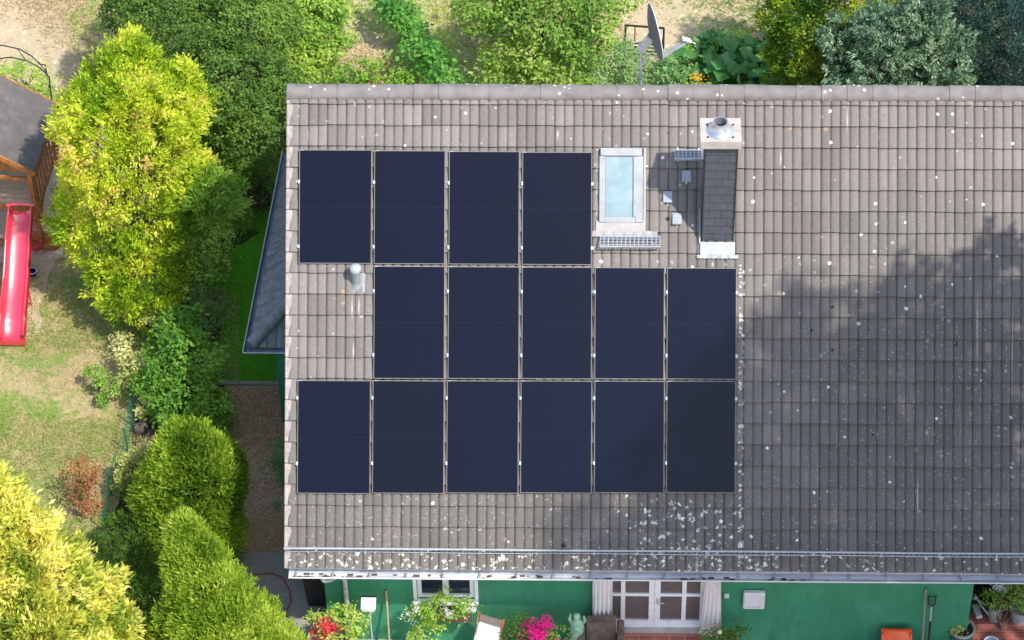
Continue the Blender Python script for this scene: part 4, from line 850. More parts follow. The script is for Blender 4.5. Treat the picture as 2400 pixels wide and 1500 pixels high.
up_ = (a-b_)/np.linalg.norm(a-b_); mb = MB(); e0 = c_+(a-c_)*.3; mb.tube([e0, e0+up_*.04+np.array([-.05, 0, 0]), a+np.array([-.058, 0, 0]), a+np.array([.058, 0, 0]), e0+up_*.04+np.array([.05, 0, 0]), e0], .014, 8); build('handle', mb, BLACKM, spd, smooth=50)
mb = MB(); mb.hexa([b_+np.array(q_) for q_ in ((-.09, -.01, -.04), (.09, -.01, -.04), (.09, 0, -.04), (-.09, 0, -.04), (-.09, -.01, .2), (.09, -.01, .2), (.09, 0, .2), (-.09, 0, .2))]); build('blade', mb, ZINC, spd)
# wall boxes
a = HY(1741, 1427, -.1); b_ = HY(1794, 1392, -.1); w_ = thing('heater_unit', (a[0], 0, a[2]), 'white rounded wall unit mounted on the green wall right of the door', 'wall unit')
mb = MB(); mb.box((a[0], -.10, a[2]), (b_[0], -.004, b_[2]), c=.02); build('casing', mb, WHITE, w_); mb = MB(); mb.box((a[0]+.05, -.106, a[2]+.05), (b_[0]-.05, -.101, a[2]+.065)); build('vent_slot', mb, LEAD, w_)
a = HY(1697, 1402, -.03); b_ = HY(1709, 1393, -.03); w_ = thing('wall_switch', (a[0], 0, a[2]), 'tiny white square switch on the green wall beside the right curtain', 'switch')
mb = MB(); mb.box((a[0], -.03, a[2]), (b_[0], -.002, b_[2]), c=.006); build('plate', mb, WHITE, w_); mb = MB(); mb.box((a[0]+.02, -.036, a[2]+.02), (b_[0]-.02, -.031, b_[2]-.02)); build('rocker', mb, WHITE, w_)
# curtains
CU = surf('curtain cloth', [(.62, .60, .58), (.74, .72, .70), (.80, .78, .76)], 3, .8, .1, (0), (2, 2, .5)) if False else surf('curtain cloth', [(.62, .60, .58), (.74, .72, .70), (.80, .78, .76)], 3, .8, .1)
def curtain(px0, px1, pyb, dxb, label, y=-.16):
    a = HY(px0, 1380, y); b_ = HY(px1, 1380, y); zb = HY((px0+px1)/2, pyb, y)[2]; W_ = b_[0]-a[0]
    mb = MB()
    for o_ in (0, .006):
        mb.sheet(lambda s_, t_: (a[0]+W_*(s_*(1+dxb[1]*t_)+dxb[0]*t_), y+o_+.028*math.sin(s_*28+t_*1.2)*(.6+.6*t_), 2.1+(zb-2.1)*t_+.01*math.sin(s_*11)), 50, 8)
    o = thing('curtain', (a[0], y, zb), label, 'curtain', 'pale curtains hung outside the terrace door'); build('cloth', mb, CU, o, smooth=60)
    mb = MB(); mb.tube([(a[0]-.05, y, 2.11), (b_[0]+.05, y, 2.11)], .012, 8); build('rod', mb, ZINC, o)
curtain(1389, 1433, 1447, (0, .05), 'pale pleated curtain hanging left of the terrace door')
curtain(1655, 1688, 1492, (-.35, .6), 'pale curtain gathered right of the terrace door, nearly reaching the ground')
# room contents seen through the panes
q = HZ(1486, 1452, .45); ps = thing('sofa_cushion', (q[0], .75, 0), 'pale beige peaked cushion seen through the left door pane', 'cushion')
mb = MB(); mb.hexa([(q[0]-.12, .8, .3), (q[0]+.15, .8, .32), (q[0]+.15, .95, .32), (q[0]-.12, .95, .3), (q[0]-.02, .85, .52), (q[0]+.12, .85, .50), (q[0]+.12, .93, .5), (q[0]-.02, .93, .52)]); build('cushion', mb, flat('beige cloth', (.55, .42, .3), .9), ps)
mb = MB(); mb.box((q[0]-.3, .7, .026), (q[0]+.3, 1.2, .29), c=.02); tag(build('low_stool', mb, flat('brown leather', (.12, .06, .045), .6), loc=(q[0], .9, .026)), 'brown low stool indoors beneath the beige cushion', 'stool')
q = HY(1600, 1440, .6); sf = thing('indoor_sofa', (q[0], .8, 0), 'dark sofa with a wavy throw seen through the right door panes', 'sofa')
mb = MB(); mb.box((q[0]-.45, .7, .03), (q[0]+.5, 1.3, .42), c=.03); build('seat', mb, flat('charcoal cloth', (.03, .035, .035), .8), sf); mb = MB(); mb.tube([(q[0]-.45+.95*i/24, .69, .44+.02*math.sin(i*1.1)) for i in range(25)], .018, 6); build('throw_edge', mb, flat('grey piping', (.4, .42, .40), .8), sf)
# door mat
a = HZ(1553, 1478, .07); b_ = HZ(1645, 1560, .07); mb = MB(); mb.box((a[0], -.62, .072), (b_[0]+.02, -.09, .088), c=.004)
tag(build('door_mat', mb, surf('coir mat', [(.16, .10, .04), (.34, .17, .07), (.40, .30, .12)], 30, .95, .6), loc=(a[0], -.35, .072)), 'brown speckled coir mat in front of the terrace door', 'door mat')
# brown armchair draped beside the left curtain
LE = surf('brown cover', [(.085, .055, .042), (.15, .105, .085), (.22, .16, .13)], 6, .6, .3)
a = HY(1372, 1452, -.5); b_ = HY(1442, 1452, -.5); zt_ = HY(1400, 1447, -.25)[2]
ac = thing('armchair', ((a[0]+b_[0])/2, -.6, 0), 'brown armchair standing below the left curtain', 'armchair')
mb = MB(); mb.hexa([(a[0]+.03, -.48, .3), (b_[0]-.0, -.48, .3), (b_[0], -.3, .3), (a[0]+.03, -.3, .3), (a[0]+.02, -.36, zt_), (b_[0]+.02, -.38, zt_+.05), (b_[0]+.02, -.24, zt_+.05), (a[0]+.02, -.22, zt_)]); build('backrest', mb, LE, ac)
mb = MB(); mb.box((a[0], -1.0, .25), (b_[0]+.05, -.481, .42), c=.03); build('seat', mb, LE, ac)
mb = MB(); mb.box((b_[0]+.03, -1.0, .12), (b_[0]+.15, -.25, zt_-.02), c=.03); build('armrest', mb, LE, ac); mb = MB(); mb.box((a[0]-.12, -1.0, .12), (a[0]-.002, -.25, zt_-.1), c=.03); build('armrest', mb, LE, ac)
for s_ in (a[0], b_[0]+.05):
    for y_ in (-.95, -.35): mb = MB(); mb.beam((s_, y_, .02), (s_, y_, .24), .04); build('leg', mb, BLACKM, ac)
# deck chair with brown headrest and pale cushion
a = HY(1150, 1440, -.3); yd = -.3
dk = thing('deck_chair', (a[0], -.5, 0), 'reclining deck chair with brown headrest and pale cushion by the green wall', 'deck chair'); zc = HY(1150, 1447, yd)[2]
T = Matrix.Translation((a[0], yd, zc)) @ Matrix.Rotation(math.radians(-20), 4, 'Z') @ Matrix.Rotation(math.radians(55), 4, 'X')
hw = .19
mb = MB(); mb.box((-hw, -.26, -.03), (hw, 0, .0), M=T, c=.01); build('headrest', mb, surf('taupe cloth', [(.16, .12, .11), (.24, .19, .17)], 20, .9), dk)
mb = MB(); mb.box((-hw-.0, -.86, .002), (hw+.02, -.12, .07), M=T, c=.03); build('cushion', mb, flat('pale mint cloth', (.60, .68, .66), .85), dk); mb = MB(); mb.box((-hw+.01, -.50, .0705), (hw, -.34, .074), M=T); build('stripe', mb, flat('pale pink cloth', (.66, .6, .6), .85), dk)
for s_ in (-hw-.02, hw+.02):
    mb = MB(); mb.beam(T @ Vector((s_, .02, -.04)), T @ Vector((s_, -.95, -.04)), .03, .03); P_ = T @ Vector((s_, -.4, -.04)); mb.beam(P_, (P_[0], P_[1]+.15, 0.02), .03); P_ = T @ Vector((s_, -.95, -.04)); mb.beam(P_, (P_[0], P_[1]-.6, max(.03, P_[2]-.1)), .03); build('frame', mb, WOOD, dk)
# verdigris figure (small headless garden statue of a standing animal-like form)
VG2 = surf('verdigris', [(.12, .26, .17), (.22, .40, .29), (.36, .52, .42)], 12, .8, .4)
a = HY(1352, 1470, -.45); fg = thing('garden_statue', (a[0], -.45, 0), 'verdigris green garden statue left of the brown armchair', 'statue'); zt_ = HY(1352, 1440, -.45)[2]
mb = MB(); H_ = zt_
mb.lathe((a[0], -.45, .0), [(.14, 0), (.14, .06), (.07, .1), (.075, H_*.35), (.10, H_*.55), (.115, H_*.75), (.09, H_*.88), (.045, H_*.93), (.06, H_*.97), (.045, H_), (0, H_+.01)], 18)
mb.tube([(a[0]-.08, -.45, H_*.82), (a[0]-.12, -.47, H_*.93), (a[0]-.10, -.47, H_*1.02)], [.035, .03, .02], 8); mb.tube([(a[0]+.08, -.45, H_*.82), (a[0]+.13, -.47, H_*.9), (a[0]+.11, -.47, H_*.98)], [.035, .03, .02], 8); build('figure', mb, VG2, fg, smooth=60)
# orange wheelbarrow tray
ORG = surf('orange plastic', [(.80, .10, .01), (.88, .13, .015)], 3, .35, .03, coat=.3)
a = HY(2070, 1485, -.35); b_ = HY(2142, 1485, -.35); zt_ = HY(2105, 1475, -.14)[2]-.02
wb = thing('snow_shovel', ((a[0]+b_[0])/2, -.35, 0), 'wide orange plastic snow shovel blade standing against the green wall', 'snow shovel')
mb = MB(); W_ = b_[0]-a[0]; h_ = zt_
def shv(s_, t_): return (a[0]+W_*s_, -.42+.30*t_-.10*math.sin(math.pi*t_)+.02*math.cos(s_*math.pi*2), .04+(h_-.04)*t_-(.05*(abs(2*s_-1)**6) if t_ > .9 else 0))
mb.sheet(shv, 24, 14); mb2 = [(p[0], p[1]+.012, p[2]) for p in mb.v]; f0_ = list(mb.f); mb.add(mb2, [tuple(reversed(q_)) for q_ in f0_])
mb.beam((a[0], -.43, .1), (a[0]+.015, -.18, h_-.04), .02, .05); mb.beam((b_[0], -.43, .1), (b_[0]-.015, -.18, h_-.04), .02, .05)
for s_ in (.4, .5, .6, .7): mb.beam(shv(s_, .35), shv(s_, .8), .02, .02, up=(0, -1, 0))
build('blade', mb, ORG, wb, smooth=40); mb = MB(); mb.beam((a[0]+.02, -.15, h_+.01), (b_[0]-.02, -.15, h_+.01), .03, .03); build('edge', mb, ORG, wb)
# big green pot with plant, right
ptm = surf('sea green glaze', [(.03, .11, .09), (.05, .17, .13)], 6, .5); pr = surf('pale pot rim', [(.34, .38, .34), (.48, .5, .45)], 8, .6)
q = HZ(2256, 1471, .42); pt = thing('plant_pot', (q[0], q[1], 0), 'large green glazed pot with pale rim and a leafy plant, right end of the wall', 'pot'); potc = q
mb = MB(); mb.lathe((q[0], q[1], .02), [(0, 0), (.15, 0), (.18, .1), (.205, .40), (.19, .40), (.17, .33)], 26); build('pot', mb, ptm, pt, smooth=50)
mb = MB(); mb.lathe((q[0], q[1], .41), [(.178, -.03), (.178, .012), (.212, .016), (.215, -.02)], 26); build('rim', mb, pr, pt, smooth=50)
SOIL = surf('potting soil', [(.03, .02, .015), (.08, .055, .04)], 30, .95, .6)
mb = MB(); mb.lathe((q[0], q[1], .36), [(.178, 0), (0, .01)], 20); build('soil', mb, SOIL, pt)
# watering can
q = HZ(2334, 1425, .3); wc = thing('watering_can', (q[0], q[1], 0), 'grey watering can with long spout on the brick paving', 'watering can')
CG = surf('aged zinc can', [(.30, .32, .31), (.45, .46, .45)], 8, .5, .1, .2)
mb = MB(); mb.lathe((q[0], q[1], .02), [(0, 0), (.10, 0), (.11, .02), (.11, .24), (.10, .27), (.06, .29), (.055, .28)], 20); build('body', mb, CG, wc, smooth=50)
tip = HY(2284, 1400, q[1]+.05); mb = MB(); mb.tube([(q[0]-.09, q[1], .1), (q[0]-.2, q[1]+.02, .26), (tip[0]+.04, tip[1], tip[2]-.02)], [.022, .017, .014], 10); mb.tube([(tip[0]+.05, tip[1], tip[2]-.03), (tip[0]-.02, tip[1], tip[2]+.02)], [.016, .055], 14); build('spout', mb, CG, wc, smooth=50)
mb = MB(); mb.tube([(q[0]+.1, q[1], .22), (q[0]+.2, q[1], .28), (q[0]+.17, q[1], .38), (q[0]+.02, q[1], .36), (q[0]-.04, q[1], .28)], .01, 8); build('handle', mb, CG, wc, smooth=50)
q = HZ(2290, 1431, .06); mb = MB(); T = Matrix.Translation((q[0], q[1], .023)) @ Matrix.Rotation(math.radians(12), 4, 'Z'); mb.box((-.055, -.14, 0), (.055, .14, .05), M=T, c=.012)
tag(build('white_block', mb, WHITE, loc=(q[0], q[1], .023)), 'small white oblong block lying on the bricks by the watering can', 'block')
q = HZ(2306, 1395, .3); mb = MB(); T = Matrix.Translation((q[0], q[1], .02)) @ Matrix.Rotation(math.radians(-20), 4, 'Z')
cc = thing('garden_chair', (q[0], q[1], 0), 'dark grey garden chair at the right corner behind the watering can', 'chair')
mb.box((-.25, -.22, .30), (.25, .25, .38), M=T, c=.03); build('seat', mb, BLACKM, cc); mb = MB(); mb.box((-.25, .25, .3), (.25, .32, .75), M=T, c=.02); build('backrest', mb, flat('slate grey weave', (.09, .10, .12), .8), cc)
for a in (-.22, .22):
    for b_ in (-.19, .25): mb = MB(); mb.beam(T @ Vector((a, b_, 0)), T @ Vector((a, b_, .3)), .035); build('leg', mb, BLACKM, cc)
q = HZ(2393, 1425, .3); zp_ = thing('zinc_tub', (q[0], q[1], 0), 'round grey zinc tub at the right edge on the bricks', 'tub')
mb = MB(); mb.lathe((q[0], q[1], .02), [(0, 0), (.14, 0), (.17, .28), (.16, .28), (.15, .22), (0, .22)], 22); build('tub', mb, CG, zp_, smooth=50); mb = MB(); mb.lathe((q[0], q[1], .30), [(.158, -.01), (.178, -.01), (.178, .01), (.158, .01)], 22); build('rim', mb, CG, zp_)
q = HZ(2325, 1500, .3); bw = thing('blue_bowl', (q[0], q[1], 0), 'blue grey bowl just at the lower right edge on the bricks', 'bowl')
mb = MB(); mb.lathe((q[0], q[1], .02), [(0, 0), (.09, 0), (.13, .2), (.12, .2), (.08, .05), (0, .05)], 20); build('bowl', mb, flat('blue grey enamel', (.3, .38, .5), .4), bw, smooth=50); mb = MB(); mb.lathe((q[0], q[1], .22), [(.115, -.01), (.135, -.01), (.135, .01), (.115, .01)], 20); build('rim', mb, WHITE, bw)
# boulders
ROCK = surf('dark brown rock', [(.06, .045, .038), (.12, .085, .07), (.2, .15, .12)], 8, .9, .6)
for i, (x_, y_, r_, lb) in enumerate(((345, 972, .15, 'dark brown boulder, topmost of the heap beside the big leafy shrub'), (332, 1002, .13, 'dark brown boulder in the middle left of the heap by the leafy shrub'), (356, 1018, .12, 'dark brown boulder right of the middle of the heap'), (340, 1042, .11, 'dark brown boulder lowest in the heap above the clipped conifer'))):
    q = HZ(x_, y_, .1); mb = MB(); r0 = random.Random(i)
    K, J = 14, 8; ph_ = [r0.uniform(0, 6) for _ in range(6)]
    def rk_(s_, t_):
        th = 2*math.pi*s_; fi = math.pi*t_; d = 1+.13*math.sin(2*th+ph_[0])*math.sin(fi)+.1*math.sin(3*th+ph_[1]+2*fi)*math.sin(fi)+.12*math.sin(4*fi+ph_[2])
        return (q[0]+r_*d*math.sin(fi)*math.cos(th)*1.1, q[1]+r_*d*math.sin(fi)*math.sin(th), .08+r_*.75*d*math.cos(fi))
    mb.sheet(rk_, K, J); tag(build('boulder', mb, ROCK, loc=(q[0], q[1], 0), smooth=70), lb, 'boulder', 'brown boulders heaped beside the lawn')
# wire fence
wf_ = thing('wire_fence', HZ(285, 1150, 0), 'thin green wire mesh fence along the edge of the lawn', 'fence'); fp = [HZ(x_, y_, 0) for x_, y_ in ((322, 900), (312, 1000), (300, 1060), (262, 1160), (252, 1250), (240, 1330))]
GW = flat('green wire', (.015, .16, .10), .5)
for p_ in fp: mb = MB(); mb.tube([p_, p_+np.array([0, 0, .62])], .014, 8); build('post', mb, GW, wf_)
mb = MB()
for i in range(len(fp)-1):
    a, b_ = fp[i], fp[i+1]
    for z_ in (.08, .22, .36, .50, .60): mb.beam(a+np.array([0, 0, z_]), b_+np.array([0, 0, z_]), .005)
    n_ = int(np.linalg.norm(b_-a)/.08)
    for k in range(1, n_): p_ = a+(b_-a)*k/n_; mb.beam(p_, p_+np.array([0, 0, .6]), .004)
build('mesh', mb, GW, wf_)
# ------------------------------------------------------------------ vegetation
def nrm(a): return a/np.maximum(1e-9, np.linalg.norm(a, axis=-1, keepdims=True))
def snoise(p, f, seed):
    r_ = np.random.default_rng(seed); o = 0
    for k in range(7):
        d = nrm(r_.normal(size=3)); o = o+np.sin(p@(d*f*r_.uniform(.6, 1.6))+r_.uniform(0, 6.3))
    return o/2.6
def leaves_mesh(p, a, nn, L, W, fold, tint, name, mat, parent, wide=.45):
    s = nrm(np.cross(nn, a)); L = L[:, None]; W = W[:, None]
    b = p; r_ = p+a*L*wide+s*W/2+nn*fold*L; t = p+a*L; l_ = p+a*L*wide-s*W/2+nn*fold*L
    off = np.array(WM[parent.name].translation)
    v = np.stack([b, r_, t, l_], 1).reshape(-1, 3)-off; M_ = len(p)
    me = bpy.data.meshes.new(name); me.vertices.add(4*M_); me.vertices.foreach_set('co', v.astype(np.float32).ravel())
    i = np.arange(M_)*4; tri = np.stack([i, i+1, i+2, i, i+2, i+3], 1).ravel()
    me.loops.add(6*M_); me.loops.foreach_set('vertex_index', tri.astype(np.int32)); me.polygons.add(2*M_); me.polygons.foreach_set('loop_start', np.arange(0, 6*M_, 3, dtype=np.int32))
    try: me.polygons.foreach_set('loop_total', np.full(2*M_, 3, dtype=np.int32))
    except Exception: pass
    me.update(calc_edges=True); at = me.attributes.new('tint', 'FLOAT', 'POINT'); at.data.foreach_set('value', np.repeat(np.clip(tint, 0, 1), 4).astype(np.float32))
    me.materials.append(mat); return link(bpy.data.objects.new(name, me), parent, Matrix.Identity(4))
# kind: leaf length, width ratio, leaves per clump, clump radius, outward, up, random, fold, broad?
KIND = dict(
    golden=dict(L=.085, W=.36, k=19, rc=.08, o=.75, u=.15, r=.5, fold=.06, broad=0, lump=.10, A=.10),
    spray=dict(L=.082, W=.24, k=16, rc=.06, o=.8, u=.75, r=.5, fold=.05, broad=0, lump=.05, A=.035),
    broad=dict(L=.085, W=.52, k=9, rc=.09, o=.5, u=.6, r=.8, fold=.12, broad=1, lump=.16, A=.08),
    large=dict(L=.13, W=.62, k=5, rc=.12, o=.4, u=.8, r=.6, fold=.10, broad=1, lump=.14, A=.05),
    pumpkin=dict(L=.26, W=.95, k=2, rc=.10, o=.2, u=1., r=.45, fold=.06, broad=1, lump=.10, A=.04),
    fine=dict(L=.055, W=.42, k=12, rc=.075, o=.6, u=.4, r=.9, fold=.1, broad=1, lump=.14, A=.07),
    long=dict(L=.14, W=.22, k=9, rc=.08, o=.7, u=.3, r=.6, fold=.06, broad=0, lump=.12, A=.07),
    grass=dict(L=.34, W=.035, k=26, rc=.05, o=.7, u=.9, r=.35, fold=.0, broad=0, lump=.0, A=.0),
    needle=dict(L=.095, W=.30, k=16, rc=.045, o=1., u=.25, r=.75, fold=.03, broad=0, lump=.16, A=.11),
    yew=dict(L=.06, W=.28, k=16, rc=.08, o=.7, u=.3, r=.8, fold=.03, broad=0, lump=.12, A=.09))
nleaf = 0
def foliage(name, parent, blobs, dens, kind, mat, seed, lf=1., depth=.35, cvar=.45, noisef=3.5, bottom=.35, lumpk=1., grad=0.):
    """dens = clumps per square metre of crown surface; blobs = (centre, (rx,ry,rz))"""
    global nleaf
    K = KIND[kind]; r_ = np.random.default_rng(seed); C_, O_ = [], []
    for bi, (c, rr) in enumerate(blobs):
        c = np.array(c); rr = np.array(rr); A = 4*math.pi*(((rr[0]*rr[1])**1.6+(rr[0]*rr[2])**1.6+(rr[1]*rr[2])**1.6)/3)**(1/1.6); n_ = int(A*dens)+3
        d = nrm(r_.normal(size=(n_, 3))); keep = (d[:, 2] > -.25) | (r_.random(n_) < bottom); d = d[keep]; n_ = len(d)
        o = nrm(d/rr); p0 = c+d*rr; lump = 1+K['lump']*.8*lumpk*snoise(p0, noisef, seed+3)
        sh = 1-depth*r_.random(n_)**2.2; p = c+d*rr*(lump*sh)[:, None]+o*(K['A']*lumpk*(snoise(p0, 8., seed+5)+.8*snoise(p0, 17., seed+6)))[:, None]
        ok = p[:, 2] > .03
        for bj, (c2, r2) in enumerate(blobs):
            if bj != bi: ok &= (((p-np.array(c2))/(np.array(r2)*.78))**2).sum(1) > 1
        C_.append(p[ok]); O_.append(o[ok])
    C_ = np.concatenate(C_); O_ = np.concatenate(O_); nc = len(C_); k = K['k']
    ct = .5+.20*snoise(C_, 2.0, seed+11)+.22*snoise(C_, 7., seed+12)+.16*r_.normal(size=nc)
    clo = nrm(O_*K['o']+np.array([0, 0, K['u']])+r_.normal(size=(nc, 3))*.35)
    cn = nrm(np.cross(clo, r_.normal(size=(nc, 3))))
    p = np.repeat(C_, k, 0)+r_.normal(size=(nc*k, 3))*K['rc']*.6*lf; o = np.repeat(O_, k, 0); up = np.array([0, 0, 1.]); M_ = nc*k
    rnd = r_.normal(size=(M_, 3))
    if K['broad']:
        nn = nrm(o*.6+up*.75+rnd*.55); a = r_.normal(size=(M_, 3))+o*.8-up*.25; a = nrm(a-(a*nn).sum(1, keepdims=True)*nn)
    else:
        a = nrm(np.repeat(clo, k, 0)+rnd*K['r']*.6); n0 = np.repeat(cn, k, 0)+r_.normal(size=(M_, 3))*.45; nn = nrm(n0-(n0*a).sum(1, keepdims=True)*a)
    L = K['L']*lf*r_.uniform(.65, 1.35, M_); W = L*K['W']*r_.uniform(.8, 1.2, M_)
    tint = np.repeat(ct, k)*cvar*1.6+.5-cvar*.8+r_.normal(size=M_)*.12
    nleaf += M_
    return leaves_mesh(p, a, nn, L, W, K['fold'], tint, name, mat, parent)
def trunk(parent, base, blobs, r=.07, seed=0, name='trunk', n=7):
    mb = MB(); rr = random.Random(seed); top = np.array(blobs[0][0], float); base = np.array(base, float)
    mid = (base+top)/2+np.array([rr.uniform(-.08, .08), rr.uniform(-.08, .08), 0]); mb.tube([base-np.array([0, 0, .05]), mid, top], [r*1.25, r*.9, r*.4], 9)
    for c, q in blobs[1:] if len(blobs) > 1 else []:
        c = np.array(c, float); s_ = base+(top-base)*min(.8, max(.15, (c[2]-.5)/max(.6, top[2])*.7)); mb.tube([s_, (s_+c)/2+np.array([0, 0, .08]), c], [r*.5, r*.35, r*.12], 6)
    c, q = blobs[0]
    for i in range(n):
        d = nrm(np.array([rr.gauss(0, 1), rr.gauss(0, 1), rr.gauss(.3, .6)])); e = np.array(c)+d*np.array(q)*.8; s_ = base+(top-base)*rr.uniform(.3, .9); mb.tube([s_, (s_+e)/2+np.array([0, 0, .06]), e], [r*.35, r*.25, r*.08], 5)
    return build(name, mb, BARK, parent, smooth=60)
def B(px, py, z, rx, ry=None, rz=None): return (HZ(px, py, z), (rx, ry or rx, rz or rx))
def plant(name, label, cat, base_px, blobs, dens, kind, mat, seed, tr=.05, group=None, part='crown', extra=None, **kw):
    b0_ = HZ(*base_px, 0.); t = thing(name, b0_, label, cat, group)
    foliage(part, t, blobs, dens, kind, mat, seed, **kw)
    if tr: trunk(t, b0_, blobs, tr, seed)
    return t
# leaf materials (tint: dull -> fresh)
M_GOLD = leafmat('golden cypress leaf', [(.10, .22, .012), (.27, .43, .02), (.51, .62, .035), (.70, .74, .08), (.76, .54, .2)], [0, .25, .5, .85, 1], .36)
M_GOLD2 = leafmat('pale golden cypress leaf', [(.16, .27, .03), (.44, .50, .06), (.72, .70, .13), (.85, .79, .24), (.74, .60, .32)], [0, .22, .5, .85, 1], .34)
M_DKG = leafmat('deep green leaf', [(.035, .085, .015), (.075, .16, .022), (.13, .24, .03), (.22, .34, .05)], None, .3)
M_BRG = leafmat('bright green leaf', [(.08, .20, .03), (.20, .37, .045), (.36, .52, .08), (.56, .66, .18)], None, .38)
M_MID = leafmat('mid green leaf', [(.06, .17, .02), (.14, .32, .035), (.24, .44, .055), (.42, .58, .11)], None, .35)
M_TREE = leafmat('fruit tree leaf', [(.07, .17, .025), (.18, .34, .05), (.34, .49, .09), (.58, .64, .24)], None, .38)
M_THU = leafmat('clipped conifer leaf', [(.075, .17, .015), (.20, .34, .025), (.36, .50, .045), (.58, .64, .12)], None, .35)
M_BLUE = leafmat('blue spruce needle', [(.06, .14, .07), (.14, .26, .15), (.29, .42, .25), (.52, .62, .42)], None, .18)
M_YEW = leafmat('dark blue green needle', [(.012, .04, .03), (.028, .075, .06), (.05, .12, .10), (.09, .18, .14)], None, .15)
M_PUM = leafmat('squash leaf', [(.03, .14, .03), (.07, .24, .055), (.13, .33, .09), (.22, .42, .15)], None, .3)
M_HG = leafmat('green gold cypress leaf', [(.04, .12, .015), (.12, .25, .02), (.34, .46, .03), (.66, .68, .05)], [0, .35, .65, 1], .32)
M_GREY = leafmat('grey green leaf', [(.08, .19, .05), (.16, .32, .10), (.26, .43, .15), (.38, .52, .22)], None, .3)
M_PUR = leafmat('purple leaf', [(.03, .045, .02), (.06, .05, .03), (.12, .06, .045), (.22, .12, .08)], None, .2)
M_RED = leafmat('russet leaf', [(.10, .12, .03), (.30, .16, .05), (.42, .16, .07), (.55, .30, .12)], None, .3)
M_PALE = leafmat('cream variegated leaf', [(.12, .22, .04), (.34, .42, .10), (.60, .60, .20), (.75, .72, .38)], None, .3)
M_VINE = leafmat('vine leaf', [(.045, .18, .03), (.10, .30, .05), (.17, .42, .07), (.27, .52, .12)], None, .38)
M_STR = leafmat('straw blade', [(.22, .24, .06), (.42, .40, .13), (.58, .50, .25), (.7, .62, .4)], None, .2)
M_BOUG = leafmat('red petal', [(.55, .03, .05), (.75, .06, .08), (.8, .12, .12), (.7, .03, .2)], None, .3)
M_MAG = leafmat('magenta petal', [(.5, .005, .14), (.7, .01, .25), (.8, .03, .35)], None, .3)
M_WHT = leafmat('white petal', [(.6, .6, .55), (.8, .8, .78), (.85, .85, .82)], None, .3)
M_ORA = leafmat('squash flower petal', [(.8, .3, .01), (.9, .45, .02), (.9, .6, .05)], None, .3)
# left side
plant('golden_conifer', 'tall golden yellow conifer right of the play tower', 'conifer', (320, 690), [B(315, 430, 2.7, 1.22, 1.1, 2.35), B(300, 210, 4.2, .62, .6, 1.0), B(225, 330, 3.2, .6, .7, 1.1), B(415, 260, 3.9, .52, .5, .8), B(230, 520, 1.9, .72, .8, 1.1), B(330, 640, 1.2, .85, .8, 1.0), B(400, 430, 2.6, .62, .7, 1.1), B(295, 140, 4.7, .28, .3, .42), B(440, 190, 4.4, .18, .2, .36)], 125, 'golden', M_GOLD, 11, tr=.12, lumpk=1.2, cvar=.62)
plant('dark_tree', 'large deep green leafy tree behind the golden conifer', 'tree', (560, 330), [B(520, 190, 2.8, 1.15, 1.1, 1.0), B(400, 50, 2.8, .95, .9, .8), B(600, 60, 3.0, .9, .9, .8), B(610, 300, 2.2, .85, .8, .9), B(540, 340, 1.4, .75, .7, .9), B(300, 30, 2.4, .55, .5, .5), B(480, -60, 2.8, 1.2, 1, .9), B(650, 210, 2.3, .55)], 125, 'broad', M_DKG, 12, tr=.1, lf=.8, lumpk=1.2)
plant('bright_shrub', 'bright light green leafy tree touching the left end of the roof ridge', 'tree', (720, 120), [B(715, 50, 2.2, .72, .7, .6), B(775, 105, 1.8, .40), B(660, 10, 2.4, .5), B(700, 150, 1.5, .55), B(770, 10, 2.1, .4), B(740, -60, 2.4, .7)], 105, 'broad', M_BRG, 13, tr=.07, lf=1.0, lumpk=1.2)
vb = [B(910+i*17, 5+i*21, .75+.18*math.sin(i*1.3), .26, .25, .3) for i in range(10)]; vb += [B(985, 130, .8, .35), B(1035, 175, .7, .33), B(940, 40, .9, .25)]
plant('climbing_vine', 'narrow strip of bright green vine running up behind the ridge', 'vine', (960, 100), vb, 70, 'large', M_VINE, 14, tr=.03, lf=.8)
plant('low_shrub', 'low straggly green shrub just behind the ridge left of the vine', 'shrub', (860, 190), [B(830, 180, .4, .5, .35, .4), B(900, 175, .4, .4, .4, .4), B(760, 175, .6, .35), B(960, 190, .4, .3)], 42, 'broad', M_MID, 15, tr=.03, lf=.9)
plant('fruit_tree', 'open leafy fruit tree behind the middle of the ridge', 'tree', (1260, 150), [B(1270, 60, 2.1, .55, .5, .5), B(1120, 30, 2.1, .42), B(1190, 60, 2.0, .36), B(1180, -20, 2.3, .55), B(1330, 10, 2.3, .55), B(1390, 70, 1.9, .42), B(1345, 120, 1.7, .45), B(1250, 150, 1.5, .42), B(1160, 165, 1.2, .32), B(1200, 110, 1.6, .22), B(1330, 185, 1.2, .42), B(1430, 10, 2.0, .3), B(1280, -40, 2.4, .6), B(1215, 190, 1.0, .35)], 78, 'broad', M_TREE, 16, tr=.07, lf=1.1, lumpk=1.5)
plant('green_shrub', 'dense blue green shrub behind the ridge left of the dish mast', 'shrub', (1430, 160), [B(1440, 140, .8, .5, .4, .5), B(1400, 110, .9, .3), B(1480, 170, .7, .4), B(1390, 190, .6, .35), B(1550, 175, .5, .38), B(1590, 190, .5, .3)], 85, 'fine', M_GREY, 17, tr=.04, lf=1.2)
pk = [B(1580+i*44, 165+(-1)**i*14, .35, .34, .3, .28) for i in range(6)]+[B(1640+i*40, 125+(i % 2)*12, .4, .3, .3, .28) for i in range(5)]+[B(1700, 195, .4, .4)]
pp = plant('squash_plant', 'big leaved squash plant sprawling behind the ridge right of the dish', 'squash plant', (1700, 160), pk, 26, 'pumpkin', M_PUM, 18, tr=.02)
